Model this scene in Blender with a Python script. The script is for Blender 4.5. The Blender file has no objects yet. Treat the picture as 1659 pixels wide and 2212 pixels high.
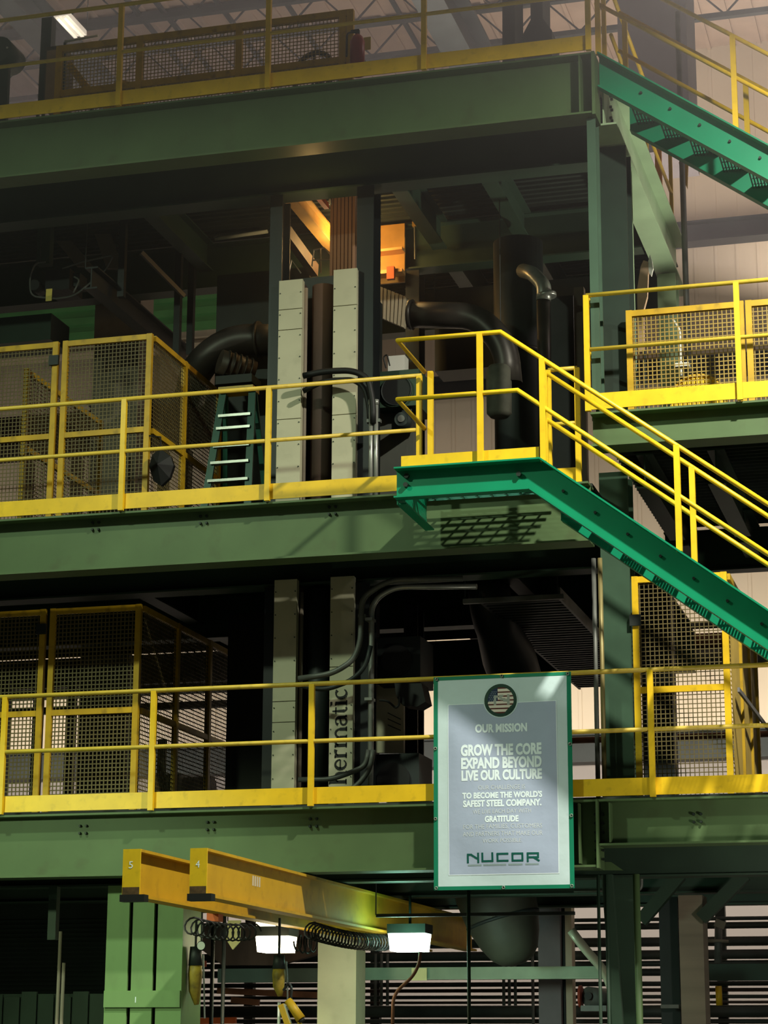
import bpy, bmesh, math, random
from mathutils import Vector as V, Matrix

random.seed(7)
SC = bpy.context.scene
COL = SC.collection

# ------------------------------------------------------------------ camera
F_PX, PITCH, YAW, ROLL = 4679.2, 0.245867, 0.270655, 0.004212
EYE = V((0, 0, 1.6))
cp, sp, cy, sy = math.cos(PITCH), math.sin(PITCH), math.cos(YAW), math.sin(YAW)
FWD = V((-sy * cp, cy * cp, sp))
RT0 = V((cy, sy, 0))
UP0 = RT0.cross(FWD)
RT = RT0 * math.cos(ROLL) + UP0 * math.sin(ROLL)
UPV = UP0 * math.cos(ROLL) - RT0 * math.sin(ROLL)
cam_d = bpy.data.cameras.new('camera')
cam_d.sensor_fit = 'HORIZONTAL'
cam_d.sensor_width = 36
cam_d.lens = F_PX / 1659 * 36
cam_d.clip_end = 300
cam = bpy.data.objects.new('camera', cam_d)
COL.objects.link(cam)
m = Matrix((RT, UPV, -FWD)).transposed().to_4x4()
m.translation = EYE
cam.matrix_world = m
SC.camera = cam

# ------------------------------------------------------------------ light
vs = SC.view_settings
vs.view_transform = 'Standard'
vs.look = 'None'
vs.exposure = 0.0
vs.gamma = 1.0
vs.use_curve_mapping = False
world = bpy.data.worlds.new('hall_air')
SC.world = world
world.use_nodes = True
world.node_tree.nodes['Background'].inputs[0].default_value = (0.50, 0.52, 0.46, 1)
world.node_tree.nodes['Background'].inputs[1].default_value = 0.07


def area(name, loc, to, size, power, color, size_y=None):
    d = bpy.data.lights.new(name, 'AREA')
    d.shape = 'RECTANGLE' if size_y else 'DISK'
    d.size = size
    if size_y:
        d.size_y = size_y
    d.energy = power
    d.color = color
    o = bpy.data.objects.new(name, d)
    COL.objects.link(o)
    o.location = loc
    o.rotation_euler = (V(to) - V(loc)).to_track_quat('-Z', 'Y').to_euler()
    return o


def point(name, loc, power, color, r=0.08):
    d = bpy.data.lights.new(name, 'POINT')
    d.energy = power
    d.color = color
    d.shadow_soft_size = r
    o = bpy.data.objects.new(name, d)
    COL.objects.link(o)
    o.location = loc
    return o


# high-bay lamps of the hall, in front of the structure
area('high_bay_lamp', (0.2, 13.8, 10.78), (0.2, 13.8, 0), 0.28, 1650, (1.0, 0.97, 0.80))
area('high_bay_lamp', (-9.5, 11.5, 10.78), (-9.5, 11.5, 0), 0.6, 740, (0.80, 1.0, 0.70))
# green tinted floodlight of the lower left bay
spot_d = bpy.data.lights.new('bay_floodlight', 'SPOT')
spot_d.energy, spot_d.color, spot_d.spot_size, spot_d.spot_blend, spot_d.shadow_soft_size = 1000, (0.76, 1.0, 0.56), 0.75, 0.6, 0.15
spot = bpy.data.objects.new('bay_floodlight', spot_d)
COL.objects.link(spot)
spot.location = (-10.5, 11.0, 5.0)
spot.rotation_euler = (V((-7.9, 18.4, 1.6)) - V(spot.location)).to_track_quat('-Z', 'Y').to_euler()
# lamps of the bay behind the structure, shining on the far wall
area('rear_bay_lamp', (-7, 28.2, 5.6), (-7, 32.5, 4.1), 22, 1100, (1.0, 0.90, 0.76), 0.6)
area('rear_bay_lamp', (-7, 28.2, 11.5), (-7, 32.5, 12.5), 22, 25, (1.0, 0.86, 0.72), 0.6)
area('roof_fill', (-6, 27.0, 12.6), (-5, 26.0, 17.5), 18, 850, (1.0, 0.85, 0.74), 2.0)  # added fill that brightens the roof in place of bounced hall light
# lamps behind the right-hand side of the structure
point('side_bay_lamp', (1.8, 21.6, 8.4), 70, (1.0, 0.92, 0.72), 0.2)
point('side_bay_lamp', (4.2, 23.5, 15.8), 300, (1.0, 0.84, 0.80), 0.25)
# added fill spot at the raised side platform, brightening the edge beam's underside
spot_d = bpy.data.lights.new('edge_beam_fill', 'SPOT')
spot_d.energy, spot_d.color, spot_d.spot_size, spot_d.spot_blend, spot_d.shadow_soft_size = 380, (1.0, 0.97, 0.78), 1.0, 0.5, 0.06
spot = bpy.data.objects.new('edge_beam_fill', spot_d)
COL.objects.link(spot)
spot.location = (-1.0, 20.6, 7.5)
spot.rotation_euler = (V((-3.0, 20.6, 9.9)) - V(spot.location)).to_track_quat('-Z', 'Y').to_euler()
# added fill for ambient light on the ground floor, right of the structure
area('ground_fill', (-0.4, 16.6, 2.75), (-2.9, 23, 1.9), 0.3, 42, (1.0, 0.95, 0.80))
# sodium lamps inside the tower
point('sodium_lamp', (-6.0, 18.9, 9.66), 6, (1.0, 0.60, 0.20), 0.05)
point('sodium_lamp', (-6.2, 21.0, 10.05), 26, (1.0, 0.56, 0.16))
point('sodium_lamp', (-6.25, 20.7, 9.85), 16, (1.0, 0.74, 0.34))


# ------------------------------------------------------------------ helpers
def P(u, v, Y=18.0):
    d = RT * (u - 829.5) - UPV * (v - 1106) + FWD * F_PX
    return EYE + d * (Y / d.y)


def PZ(u, v, z):
    d = RT * (u - 829.5) - UPV * (v - 1106) + FWD * F_PX
    return EYE + d * ((z - 1.6) / d.z)


def PX(u, v, x):
    d = RT * (u - 829.5) - UPV * (v - 1106) + FWD * F_PX
    return EYE + d * (x / d.x)


def lin(c):
    c /= 255.0
    return c / 12.92 if c <= 0.04045 else ((c + 0.055) / 1.055) ** 2.4


def S(r, g, b):
    return (lin(r), lin(g), lin(b))


MATS = {}


def mat(name, rgb, rough=0.5, metal=0.0, var=0.12, scale=3.0, grime=0.0, emit=0.0, ecol=None, spec=0.4, stretch=(1, 1, 1), bump=0.0):
    if name in MATS:
        return MATS[name]
    mt = bpy.data.materials.new(name)
    mt.use_nodes = True
    nt = mt.node_tree
    b = nt.nodes['Principled BSDF']
    b.inputs['Roughness'].default_value = rough
    b.inputs['Metallic'].default_value = metal
    b.inputs['Specular IOR Level'].default_value = spec
    tc = nt.nodes.new('ShaderNodeTexCoord')
    mp = nt.nodes.new('ShaderNodeMapping')
    mp.inputs['Scale'].default_value = stretch
    nz = nt.nodes.new('ShaderNodeTexNoise')
    nz.inputs['Scale'].default_value = scale
    nz.inputs['Detail'].default_value = 6
    nt.links.new(tc.outputs['Object'], mp.inputs['Vector'])
    nt.links.new(mp.outputs['Vector'], nz.inputs['Vector'])
    rp = nt.nodes.new('ShaderNodeValToRGB')
    lo = tuple(max(0, c * (1 - 2.2 * var)) for c in rgb)
    hi = tuple(min(1, c * (1 + 2.2 * var)) for c in rgb)
    rp.color_ramp.elements[0].position = 0.25
    rp.color_ramp.elements[0].color = (*lo, 1)
    rp.color_ramp.elements[1].position = 0.75
    rp.color_ramp.elements[1].color = (*hi, 1)
    nt.links.new(nz.outputs['Fac'], rp.inputs['Fac'])
    out = rp.outputs['Color']
    if grime > 0:
        n2 = nt.nodes.new('ShaderNodeTexNoise')
        n2.inputs['Scale'].default_value = scale * 2.7
        n2.inputs['Detail'].default_value = 9
        nt.links.new(mp.outputs['Vector'], n2.inputs['Vector'])
        r2 = nt.nodes.new('ShaderNodeValToRGB')
        r2.color_ramp.elements[0].position = 0.56
        r2.color_ramp.elements[0].color = (0, 0, 0, 1)
        r2.color_ramp.elements[1].position = 0.74
        r2.color_ramp.elements[1].color = (grime, grime, grime, 1)
        nt.links.new(n2.outputs['Fac'], r2.inputs['Fac'])
        mx = nt.nodes.new('ShaderNodeMixRGB')
        mx.inputs['Color2'].default_value = (*S(58, 44, 30), 1)
        nt.links.new(r2.outputs['Color'], mx.inputs['Fac'])
        nt.links.new(out, mx.inputs['Color1'])
        out = mx.outputs['Color']
    nt.links.new(out, b.inputs['Base Color'])
    if bump:
        bp = nt.nodes.new('ShaderNodeBump')
        bp.inputs['Strength'].default_value = bump
        bp.inputs['Distance'].default_value = 0.01
        nt.links.new(nz.outputs['Fac'], bp.inputs['Height'])
        nt.links.new(bp.outputs['Normal'], b.inputs['Normal'])
    if emit:
        b.inputs['Emission Color'].default_value = (*(ecol or rgb), 1)
        b.inputs['Emission Strength'].default_value = emit
    MATS[name] = mt
    return mt


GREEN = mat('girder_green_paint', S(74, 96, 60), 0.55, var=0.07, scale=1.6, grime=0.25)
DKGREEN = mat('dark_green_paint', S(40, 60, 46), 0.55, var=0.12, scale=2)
LITGREEN = mat('lit_green_paint', S(150, 174, 140), 0.5, var=0.08, scale=2)  # green lightened to carry the lamp light on edge beam and columns
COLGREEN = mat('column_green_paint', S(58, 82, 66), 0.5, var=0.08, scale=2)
YEL = mat('safety_yellow_paint', S(222, 182, 30), 0.42, var=0.05, scale=5, grime=0.22)
RAILY = mat('worn_rail_yellow', S(200, 172, 62), 0.45, var=0.06, scale=6, grime=0.2)
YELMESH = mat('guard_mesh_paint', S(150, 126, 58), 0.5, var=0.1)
DIMMESH = mat('shaded_guard_mesh', S(96, 84, 48), 0.55)  # guard mesh yellow darkened to look shaded against the bright wall
YELOLD = mat('worn_yellow_paint', S(190, 152, 28), 0.5, var=0.12, scale=4, grime=0.4)
STAIR = mat('stair_green_paint', S(0, 126, 90), 0.42, var=0.04, scale=3)
STAIRDK = mat('tread_grating_green', S(40, 100, 84), 0.5, var=0.1, scale=6)
DARK = mat('dark_steel', S(30, 37, 36), 0.55, var=0.15, scale=3)
NAVY = mat('dark_column_paint', S(15, 20, 22), 0.5, var=0.12, scale=3)
BLACK = mat('black_rubber', S(13, 14, 14), 0.6, var=0.1)
DECK = mat('deck_grating_steel', S(38, 46, 40), 0.7, var=0.15, scale=4)
PANEL = mat('insulation_panel', S(182, 178, 152), 0.6, var=0.06, scale=2, grime=0.15)
BROWN = mat('rusty_brown_cladding', S(72, 56, 48), 0.7, var=0.25, scale=3, grime=0.5, stretch=(1, 1, 0.3))
GALV = mat('galvanised_conduit', S(150, 152, 146), 0.35, 0.55, var=0.1, scale=8)
DULLPIPE = mat('dull_grey_pipe', S(96, 98, 94), 0.5, 0.2, var=0.12, scale=6)
DUCT = mat('sooty_duct_metal', S(62, 58, 54), 0.42, 0.35, var=0.2, scale=3)
GREY = mat('grey_concrete_column', S(132, 122, 108), 0.75, var=0.08, scale=2.5, grime=0.2)
GREYP = mat('grey_steel_panel', S(112, 110, 112), 0.6, var=0.05)
TAN = mat('tan_cladding', S(150, 124, 92), 0.65, var=0.1)
BEIGE = mat('beige_sheet', S(196, 184, 160), 0.6, var=0.05)
WHITE = mat('white_paint', S(214, 214, 206), 0.5, var=0.03)
BOLT = mat('bolt_steel', S(34, 44, 38), 0.5, 0.2)
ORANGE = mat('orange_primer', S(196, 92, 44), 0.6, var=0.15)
RED = mat('extinguisher_red', S(150, 22, 34), 0.35, var=0.05)
LGREEN = mat('light_green_box_column', S(118, 152, 96), 0.55, var=0.08, scale=1.5, grime=0.25, stretch=(1, 1, 0.4))
RUSTPIPE = mat('rusty_pipe', S(112, 74, 52), 0.65, var=0.25, scale=5)
CORRGREEN = mat('green_siding', S(92, 168, 96), 0.5, var=0.08, scale=2)


class MB:
    """collects shapes in world coordinates, becomes ONE mesh object"""

    def __init__(s):
        s.bm = bmesh.new()

    def poly8(s, c):
        vs_ = [s.bm.verts.new(p) for p in c]
        for f in ((0, 3, 2, 1), (4, 5, 6, 7), (0, 1, 5, 4), (1, 2, 6, 5), (2, 3, 7, 6), (3, 0, 4, 7)):
            s.bm.faces.new([vs_[i] for i in f])
        return s

    def box(s, x0, x1, y0, y1, z0, z1):
        x0, x1 = sorted((x0, x1)); y0, y1 = sorted((y0, y1)); z0, z1 = sorted((z0, z1))
        return s.poly8([(x0, y0, z0), (x1, y0, z0), (x1, y1, z0), (x0, y1, z0), (x0, y0, z1), (x1, y0, z1), (x1, y1, z1), (x0, y1, z1)])

    def bar(s, a, b, w, h, up=(0, 0, 1)):
        a, b = V(a), V(b)
        d = (b - a).normalized()
        u = V(up)
        if abs(d.dot(u)) > 0.98:
            u = V((0, 1, 0))
        r = d.cross(u).normalized()
        u = r.cross(d).normalized()
        r *= w / 2
        u *= h / 2
        return s.poly8([a - r - u, a + r - u, b + r - u, b - r - u, a - r + u, a + r + u, b + r + u, b - r + u])

    def ibeam(s, a, b, d, w, tw=0.014, tf=0.018, up=(0, 0, 1)):
        a, b, u = V(a), V(b), V(up).normalized()
        ax = (b - a).normalized()
        if abs(ax.dot(u)) > 0.98:
            u = V((0, 1, 0))
        u = (u - ax * ax.dot(u)).normalized()
        s.bar(a, b, tw, d - 2 * tf, u)
        for q in (1, -1):
            s.bar(a + u * q * (d - tf) / 2, b + u * q * (d - tf) / 2, w, tf, u)
        return s

    def tube(s, pts, r, n=10, caps=True):
        pts = [V(p) for p in pts]
        rr = r if isinstance(r, (list, tuple)) else [r] * len(pts)
        rings = []
        t0 = (pts[1] - pts[0]).normalized()
        ref = V((0, 0, 1)) if abs(t0.z) < 0.9 else V((1, 0, 0))
        nrm = t0.cross(ref).normalized()
        for i, p in enumerate(pts):
            if i == 0:
                t = t0
            elif i == len(pts) - 1:
                t = (pts[i] - pts[i - 1]).normalized()
            else:
                t = ((pts[i] - pts[i - 1]).normalized() + (pts[i + 1] - pts[i]).normalized()).normalized()
            nrm = (nrm - t * nrm.dot(t)).normalized()
            bi = t.cross(nrm)
            rings.append([s.bm.verts.new(p + (nrm * math.cos(6.28318 * k / n) + bi * math.sin(6.28318 * k / n)) * rr[i]) for k in range(n)])
        for a, b in zip(rings, rings[1:]):
            for k in range(n):
                f = s.bm.faces.new((a[k], a[(k + 1) % n], b[(k + 1) % n], b[k]))
                f.smooth = n > 6
        if caps:
            s.bm.faces.new(rings[0][::-1])
            s.bm.faces.new(rings[-1])
        return s

    def prism(s, pts, y0, y1):
        """polygon of (x, z) pushed through from y0 to y1"""
        a = [s.bm.verts.new((x, y0, z)) for x, z in pts]
        b = [s.bm.verts.new((x, y1, z)) for x, z in pts]
        n = len(pts)
        s.bm.faces.new(a)
        s.bm.faces.new(b[::-1])
        for k in range(n):
            s.bm.faces.new((a[k], b[k], b[(k + 1) % n], a[(k + 1) % n]))
        return s

    def disc(s, c, axis, r, t, n=20):
        c, ax = V(c), V(axis).normalized()
        return s.tube([c - ax * t / 2, c + ax * t / 2], r, n)

    def dome(s, c, axis, r, h, n=16, m_=5):
        c, ax = V(c), V(axis).normalized()
        pts, rr = [], []
        for i in range(m_ + 1):
            q = i / m_ * math.pi / 2 * 0.98
            pts.append(c + ax * h * math.sin(q)); rr.append(r * math.cos(q))
        return s.tube(pts, rr, n)

    def ring(s, c, axis, r, t, n=28, k=8):
        c, ax = V(c), V(axis).normalized()
        ref = V((0, 0, 1)) if abs(ax.z) < 0.9 else V((1, 0, 0))
        e1 = ax.cross(ref).normalized(); e2 = ax.cross(e1)
        pr = []
        for i in range(n):
            a = 6.28318 * i / n
            d = e1 * math.cos(a) + e2 * math.sin(a)
            pr.append([s.bm.verts.new(c + d * (r + t * math.cos(6.28318 * j / k)) + ax * t * math.sin(6.28318 * j / k)) for j in range(k)])
        for i in range(n):
            a, b = pr[i], pr[(i + 1) % n]
            for j in range(k):
                f = s.bm.faces.new((a[j], a[(j + 1) % k], b[(j + 1) % k], b[j])); f.smooth = True
        return s


def fillet(pts, rad, n=6):
    pts = [V(p) for p in pts]
    out = [pts[0]]
    for a, b, c in zip(pts, pts[1:], pts[2:]):
        r = min(rad, (a - b).length * 0.49, (c - b).length * 0.49)
        p0, p1 = b + (a - b).normalized() * r, b + (c - b).normalized() * r
        for i in range(n + 1):
            t = i / n
            out.append(p0 * (1 - t) ** 2 + b * 2 * t * (1 - t) + p1 * t * t)
    out.append(pts[-1])
    return out


ORG = {}


def build(name, mb, mt, parent=None, label=None):
    bm = mb.bm
    bmesh.ops.recalc_face_normals(bm, faces=bm.faces[:])
    xs = [v.co for v in bm.verts]
    lo = V([min(c[i] for c in xs) for i in range(3)])
    hi = V([max(c[i] for c in xs) for i in range(3)])
    base = V(((lo.x + hi.x) / 2, (lo.y + hi.y) / 2, lo.z))
    bmesh.ops.translate(bm, verts=bm.verts[:], vec=-base)
    me = bpy.data.meshes.new(name)
    bm.to_mesh(me)
    bm.free()
    o = bpy.data.objects.new(name, me)
    COL.objects.link(o)
    if mt:
        me.materials.append(mt)
    o.location = base - (ORG[parent.name] if parent else V((0, 0, 0)))
    if parent:
        o.parent = parent
    ORG[o.name] = base
    if label:
        o['label'] = label
    return o


def tag(o, label=None, cat=None, group=None, kind=None):
    if label: o['label'] = label
    if cat: o['category'] = cat
    if group: o['group'] = group
    if kind: o['kind'] = kind
    return o


def thing(name, label, cat, loc, group=None):
    o = bpy.data.objects.new(name, None)
    COL.objects.link(o)
    o.empty_display_size = 0.1
    o.location = loc
    ORG[o.name] = V(loc)
    return tag(o, label, cat, group)


def solo(name, mb, mt, label, cat, group=None, kind=None):
    return tag(build(name, mb, mt), label, cat, group, kind)


def struct(name, mb, mt, label, cat):
    return tag(build(name, mb, mt), label, cat, None, 'structure')


def boxpx(u0, v0, u1, v1, Y, dy, mb=None):
    """box whose near face, at depth Y, spans the given window"""
    um, vm = (u0 + u1) / 2, (v0 + v1) / 2
    mb = mb or MB()
    return mb.box(P(u0, vm, Y).x, P(u1, vm, Y).x, Y, Y + dy, P(um, v0, Y).z, P(um, v1, Y).z)


def textmesh(txt, cx, z0, width, height, y, mt, parent, name, bold=0.0, warp=None, thick=0.002, vertical=False):
    cu = bpy.data.curves.new('t', 'FONT')
    cu.body = txt
    cu.size = 1
    cu.offset = bold
    cu.resolution_u = 3
    o = bpy.data.objects.new('t', cu)
    COL.objects.link(o)
    dg = bpy.context.evaluated_depsgraph_get()
    me = bpy.data.meshes.new_from_object(o.evaluated_get(dg))
    bpy.data.objects.remove(o)
    bm = bmesh.new()
    bm.from_mesh(me)
    bpy.data.meshes.remove(me)
    xs = [v.co.x for v in bm.verts]; ys = [v.co.y for v in bm.verts]
    x0, x1, y1 = min(xs), max(xs), max(ys)
    y0 = 0.0
    r = bmesh.ops.extrude_face_region(bm, geom=bm.faces[:])
    for g in r['geom']:
        if isinstance(g, bmesh.types.BMVert):
            g.co.z = 1
    for v in bm.verts:
        a = (v.co.x - x0) / (x1 - x0); b = (v.co.y - y0) / (y1 - y0)
        d = v.co.z
        if vertical:   # reads upwards: text x -> world z
            X, Z = cx - b * height, z0 + a * width
        else:
            X, Z = cx + (a - 0.5) * width, z0 + b * height
        Y = y - d * thick
        if warp:
            Y += warp(X, Z)
        v.co = (X, Y, Z)
    for f in bm.faces:
        f.smooth = False
    mb = MB(); mb.bm.free(); mb.bm = bm
    return build(name, mb, mt, parent)

# ================================================================== structure
Z3, Z2, Z1, Z2R = 10.52, 6.47, 3.71, 7.09     # walkway levels
FY = 18.0                                     # front edge of the walkways
LX = -14.0                                    # left end of what is built

wallm = mat('wall_sheet', S(206, 192, 170), 0.7, var=0.03, scale=0.6)
nt = wallm.node_tree
struct('floor', MB().box(-40, 30, -12, 32.6, -0.2, 0.0), mat('floor_concrete', S(92, 92, 86), 0.8, var=0.1), 'grey concrete floor of the mill hall', 'floor')
mb = MB()
mb.box(-40, 30, 32.5, 32.7, 6.35, 17.9)
for i in range(140):                            # ribs of the wall sheets
    x = -30 + i * 0.33
    mb.box(x, x + 0.05, 32.488, 32.5, 6.35, 17.6)
struct('wall_back', mb, wallm, 'tall beige ribbed sheet wall behind the tower', 'wall')
struct('wall_lower_back', MB().box(-40, 30, 32.45, 32.7, 0, 6.35), mat('wall_lower_sheet', S(136, 130, 126), 0.7, var=0.04, scale=0.6), 'grey beige lower band of the far wall', 'wall')
roofm = mat('roof_deck', S(168, 146, 128), 0.8, var=0.05)
mb = MB()
mb.box(-40, 30, 14, 32.6, 17.5, 17.6)
for i in range(90):
    x = -26 + i * 0.4
    mb.box(x, x + 0.06, 14, 32.5, 17.46, 17.5)
struct('ceiling', mb, roofm, 'tan ribbed roof deck above the joists', 'ceiling')


def girder(label, x0, x1, yc, ztop, depth, w, mt, bolts=(), group=None, name='girder'):
    t = thing(name, label, 'girder', ((x0 + x1) / 2, yc, ztop - depth), group)
    build('beam', MB().ibeam((x0, yc, ztop - depth / 2), (x1, yc, ztop - depth / 2), depth, w), mt, t)
    for (u, v) in bolts:
        c = P(u, v, yc)
        for du in (-0.03, 0.03):
            for dv in (-0.03, 0.035):
                build('bolt', MB().tube([(c.x + du, yc - 0.006, c.z + dv), (c.x + du, yc - 0.034, c.z + dv)], [0.014, 0.011], 6), BOLT, t)
    return t


XR3 = P(1272, 110).x          # right end of the top walkway
XJ = P(1290, 1790).x          # column line at the right
# --- front girders (the big green ones)
g = girder('topmost long dark green front girder under the top walkway', LX, XR3 + 0.02, 18.13, 10.50, 0.60, 0.26, GREEN)
build('end_plate', MB().box(XR3 + 0.02, XR3 + 0.05, 17.99, 18.27, 9.88, 10.5), GREEN, g)
build('stiffener_plate', MB().box(XR3 - 0.1, XR3 - 0.085, 18.0, 18.12, 9.92, 10.48), GREEN, g)
girder('middle green front girder with three bolt groups, running behind the stair landing', LX, XJ - 0.02, 18.13, 6.45, 0.53, 0.26, GREEN,
       ((208, 1138), (441, 1124), (719, 1104)))
g = girder('lowest long green front girder behind the hanging banner', LX, XJ - 0.01, 18.13, 3.69, 0.56, 0.26, GREEN,
           ((181, 1793), (456, 1785), (678, 1778)))
build('stiffener_plate', MB().box(XJ - 0.16, XJ - 0.145, 18.0, 18.12, 3.16, 3.66), GREEN, g)
g = girder('shallower green girder right of the banner under the mesh gate', XJ + 0.012, 1.2, 18.13, 3.69, 0.385, 0.26, GREEN, ((1507, 1768),))
build('splice_plate', MB().box(XJ - 0.008, XJ + 0.01, 17.985, 18.27, 3.12, 3.69), GREEN, g)
build('stiffener_plate', MB().box(XJ + 0.10, XJ + 0.112, 18.0, 18.12, 3.33, 3.66), GREEN, g)
for k in range(6):
    for s in (-0.03, 0.03):
        build('bolt', MB().tube([(XJ + s, 18.118, 3.2 + k * 0.075), (XJ + s, 18.09, 3.2 + k * 0.075)], 0.013, 6), BOLT, g)
girder('green girder under the raised side platform at the upper right', P(1275, 900).x, 1.2, 18.13, 7.07, 0.31, 0.26, GREEN)

# --- second row of girders, one walkway width behind
for z, d, lab in ((10.45, 0.55, 'dark second girder under the top walkway, behind the front girder'),
                  (6.42, 0.5, 'dark second girder under the middle walkway, behind the front girder'),
                  (3.66, 0.53, 'dark second girder under the lowest walkway, behind the front girder')):
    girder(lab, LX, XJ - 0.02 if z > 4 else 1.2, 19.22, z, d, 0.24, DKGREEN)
# --- third row and rear row
REAR = {'top': 23.7, 'middle': 24.9, 'lowest': 23.4}
for z, d, lab in ((10.45, 0.52, 'top'), (6.42, 0.48, 'middle'), (3.66, 0.5, 'lowest')):
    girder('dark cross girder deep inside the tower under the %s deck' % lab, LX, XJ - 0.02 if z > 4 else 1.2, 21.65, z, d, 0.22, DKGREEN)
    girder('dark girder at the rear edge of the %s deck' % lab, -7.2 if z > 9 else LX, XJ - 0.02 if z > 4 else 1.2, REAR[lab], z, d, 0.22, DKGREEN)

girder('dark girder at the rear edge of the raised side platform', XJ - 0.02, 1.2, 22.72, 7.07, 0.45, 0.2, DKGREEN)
# --- decks
def deck(label, x0, x1, y0, y1, z):
    mb = MB()
    mb.box(x0, x1, y0, y1, z - 0.02, z)
    for k in range(int((y1 - y0) / 0.12)):                      # bearing bars under the plate
        mb.box(x0, x1, y0 + k * 0.12, y0 + k * 0.12 + 0.012, z - 0.05, z - 0.02)
    return solo('walkway_deck', mb, DECK, label, 'deck')


deck('dark grating deck of the top walkway', LX, XR3, 18.27, 21.78, Z3 + 0.03)
deck('dark grating deck piece at the rear of the top walkway', -7.2, XR3, 21.79, 23.85, Z3 + 0.03)
deck('dark grating deck of the middle walkway', LX, XJ - 0.03, 18.27, 25, Z2 + 0.03)
deck('dark grating deck of the lowest walkway, behind the banner', LX, 1.2, 18.27, 23.55, Z1 + 0.03)
deck('dark grating deck of the raised side platform at the upper right', XJ - 0.02, 1.2, 18.27, 22.6, Z2R + 0.03)

# --- depth direction beams under the decks
def dbeam(label, x, y0, y1, ztop, d, w, mt, bolts=()):
    t = thing('deck_beam', label, 'beam', (x, y0, ztop - d))
    build('beam', MB().ibeam((x, y0, ztop - d / 2), (x, y1, ztop - d / 2), d, w), mt, t)
    for (y, z) in bolts:
        build('bolt', MB().tube([(x + 0.007, y, z), (x + 0.03, y, z)], 0.014, 6), BOLT, t)
    return t


dbeam('pale green edge beam running back from the upper right corner of the top walkway', -3.0, 18.3, 23.1, 10.5, 0.6, 0.24, LITGREEN,
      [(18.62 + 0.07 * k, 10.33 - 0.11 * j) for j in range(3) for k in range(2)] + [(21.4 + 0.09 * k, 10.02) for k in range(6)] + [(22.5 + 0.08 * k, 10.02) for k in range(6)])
for k, (x, z, lab) in enumerate(((-4.42, 10.45, 'dark deck beam under the top walkway above the stair landing'),
                                 (-5.35, 10.45, 'dark deck beam under the top walkway beside the warm lit opening'),
                                 (-8.05, 10.45, 'dark deck beam under the top walkway above the mesh cage'),
                                 (-4.3, 6.42, 'dark deck beam under the middle walkway above the cable tray'),
                                 (-8.05, 6.42, 'dark deck beam under the middle walkway above the lower mesh cage'),
                                 (-2.2, 7.05, 'dark deck beam under the raised side platform'),
                                 (-4.0, 3.66, 'dark deck beam under the lowest walkway behind the banner'),
                                 (-1.9, 3.66, 'dark deck beam under the lowest walkway at the right'),
                                 (-2.86, 7.05, 'dark deck beam along the left edge of the raised side platform'))):
    dbeam(lab + ', nearer bay', x, 19.36, 21.52, z, 0.34, 0.16, DKGREEN)
    if x != -8.05 or z < 10:
        dbeam(lab + ', farther bay', x, 21.78, {10.45: 23.57, 6.42: 24.77, 7.05: 22.5, 3.66: 23.27}[z], z, 0.34, 0.16, DKGREEN)

# --- columns
def column(label, x, y, z0, z1, d, w, mt, group=None, tf=0.02, name='column'):
    mb = MB()
    mb.ibeam((x, y, z0), (x, y, z1), d, w, 0.014, tf, (0, 1, 0))
    return solo(name, mb, mt, label, 'column', group)


def colp(label, u0, u1, v, Y, z0, z1, mt, d=0.26):
    a, b = P(u0, v, Y - d / 2).x, P(u1, v, Y - d / 2).x
    return column(label, (a + b) / 2, Y, z0, z1, d, b - a, mt)


# corner column line at the right (upper and lower lifts)
colp('tall green corner column beside the pale edge beam, front one', 1271, 1290, 450, 18.18, Z2R + 0.04, 9.88, COLGREEN, 0.2)
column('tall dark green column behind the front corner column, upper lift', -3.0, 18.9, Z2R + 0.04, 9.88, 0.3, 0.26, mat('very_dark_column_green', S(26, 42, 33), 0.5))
column('pale green column under the edge beam near its far end', -3.0, 22.4, Z2R + 0.04, 9.88, 0.26, 0.2, LITGREEN)
column('slim pale green post beside the dark column under the edge beam', -2.93, 19.25, Z2R + 0.04, 9.88, 0.1, 0.06, LITGREEN, None, 0.01)
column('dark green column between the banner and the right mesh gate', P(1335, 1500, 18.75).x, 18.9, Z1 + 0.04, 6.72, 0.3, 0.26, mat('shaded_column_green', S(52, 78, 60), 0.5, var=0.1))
# column pair framing the pale insulated strips
for lv, z0, z1, v in (('middle', Z2 + 0.04, 9.88, 850), ('lowest', Z1 + 0.04, 5.9, 1450)):
    off = 0 if lv == 'middle' else -8
    colp('black column left of the pale insulated strips on the %s deck' % lv, 577 + off, 604 + off, v, 19.2, z0, z1, NAVY)
    colp('black column right of the pale insulated strips on the %s deck' % lv, 768 + off, 805 + off, v, 19.2, z0, z1, NAVY)
colp('black column deep inside the tower left of the soot covered duct', 876, 905, 560, 21.65, Z2 + 0.04, 9.9, NAVY)
colp('black column on the lowest deck right of the conduits', 872, 902, 1500, 20.6, Z1 + 0.04, 5.95, NAVY)

# ------------------------------------------------------------------ railings
def railing(label, xs, y, z, x0, x1, toe=True, group=None, top=1.055, mid=0.55, r=0.021, mt=YEL, toes=None):
    t = thing('handrail', label, 'railing', (xs[0], y, z), group)
    build('top_rail', MB().tube([(x0, y, z + top), (x1, y, z + top)], r, 8), RAILY, t)
    build('mid_rail', MB().tube([(x0, y, z + mid), (x1, y, z + mid)], r * 0.92, 8), RAILY, t)
    for x in xs:
        build('post', MB().box(x - 0.024, x + 0.024, y - 0.02, y + 0.02, z - 0.015, z + top), mt, t)
    if toe:
        build('toe_board', MB().box((toes or (x0, x1))[0], (toes or (x0, x1))[1], y + 0.022, y + 0.032, z + 0.005, z + 0.15), mt, t)
    return t


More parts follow.
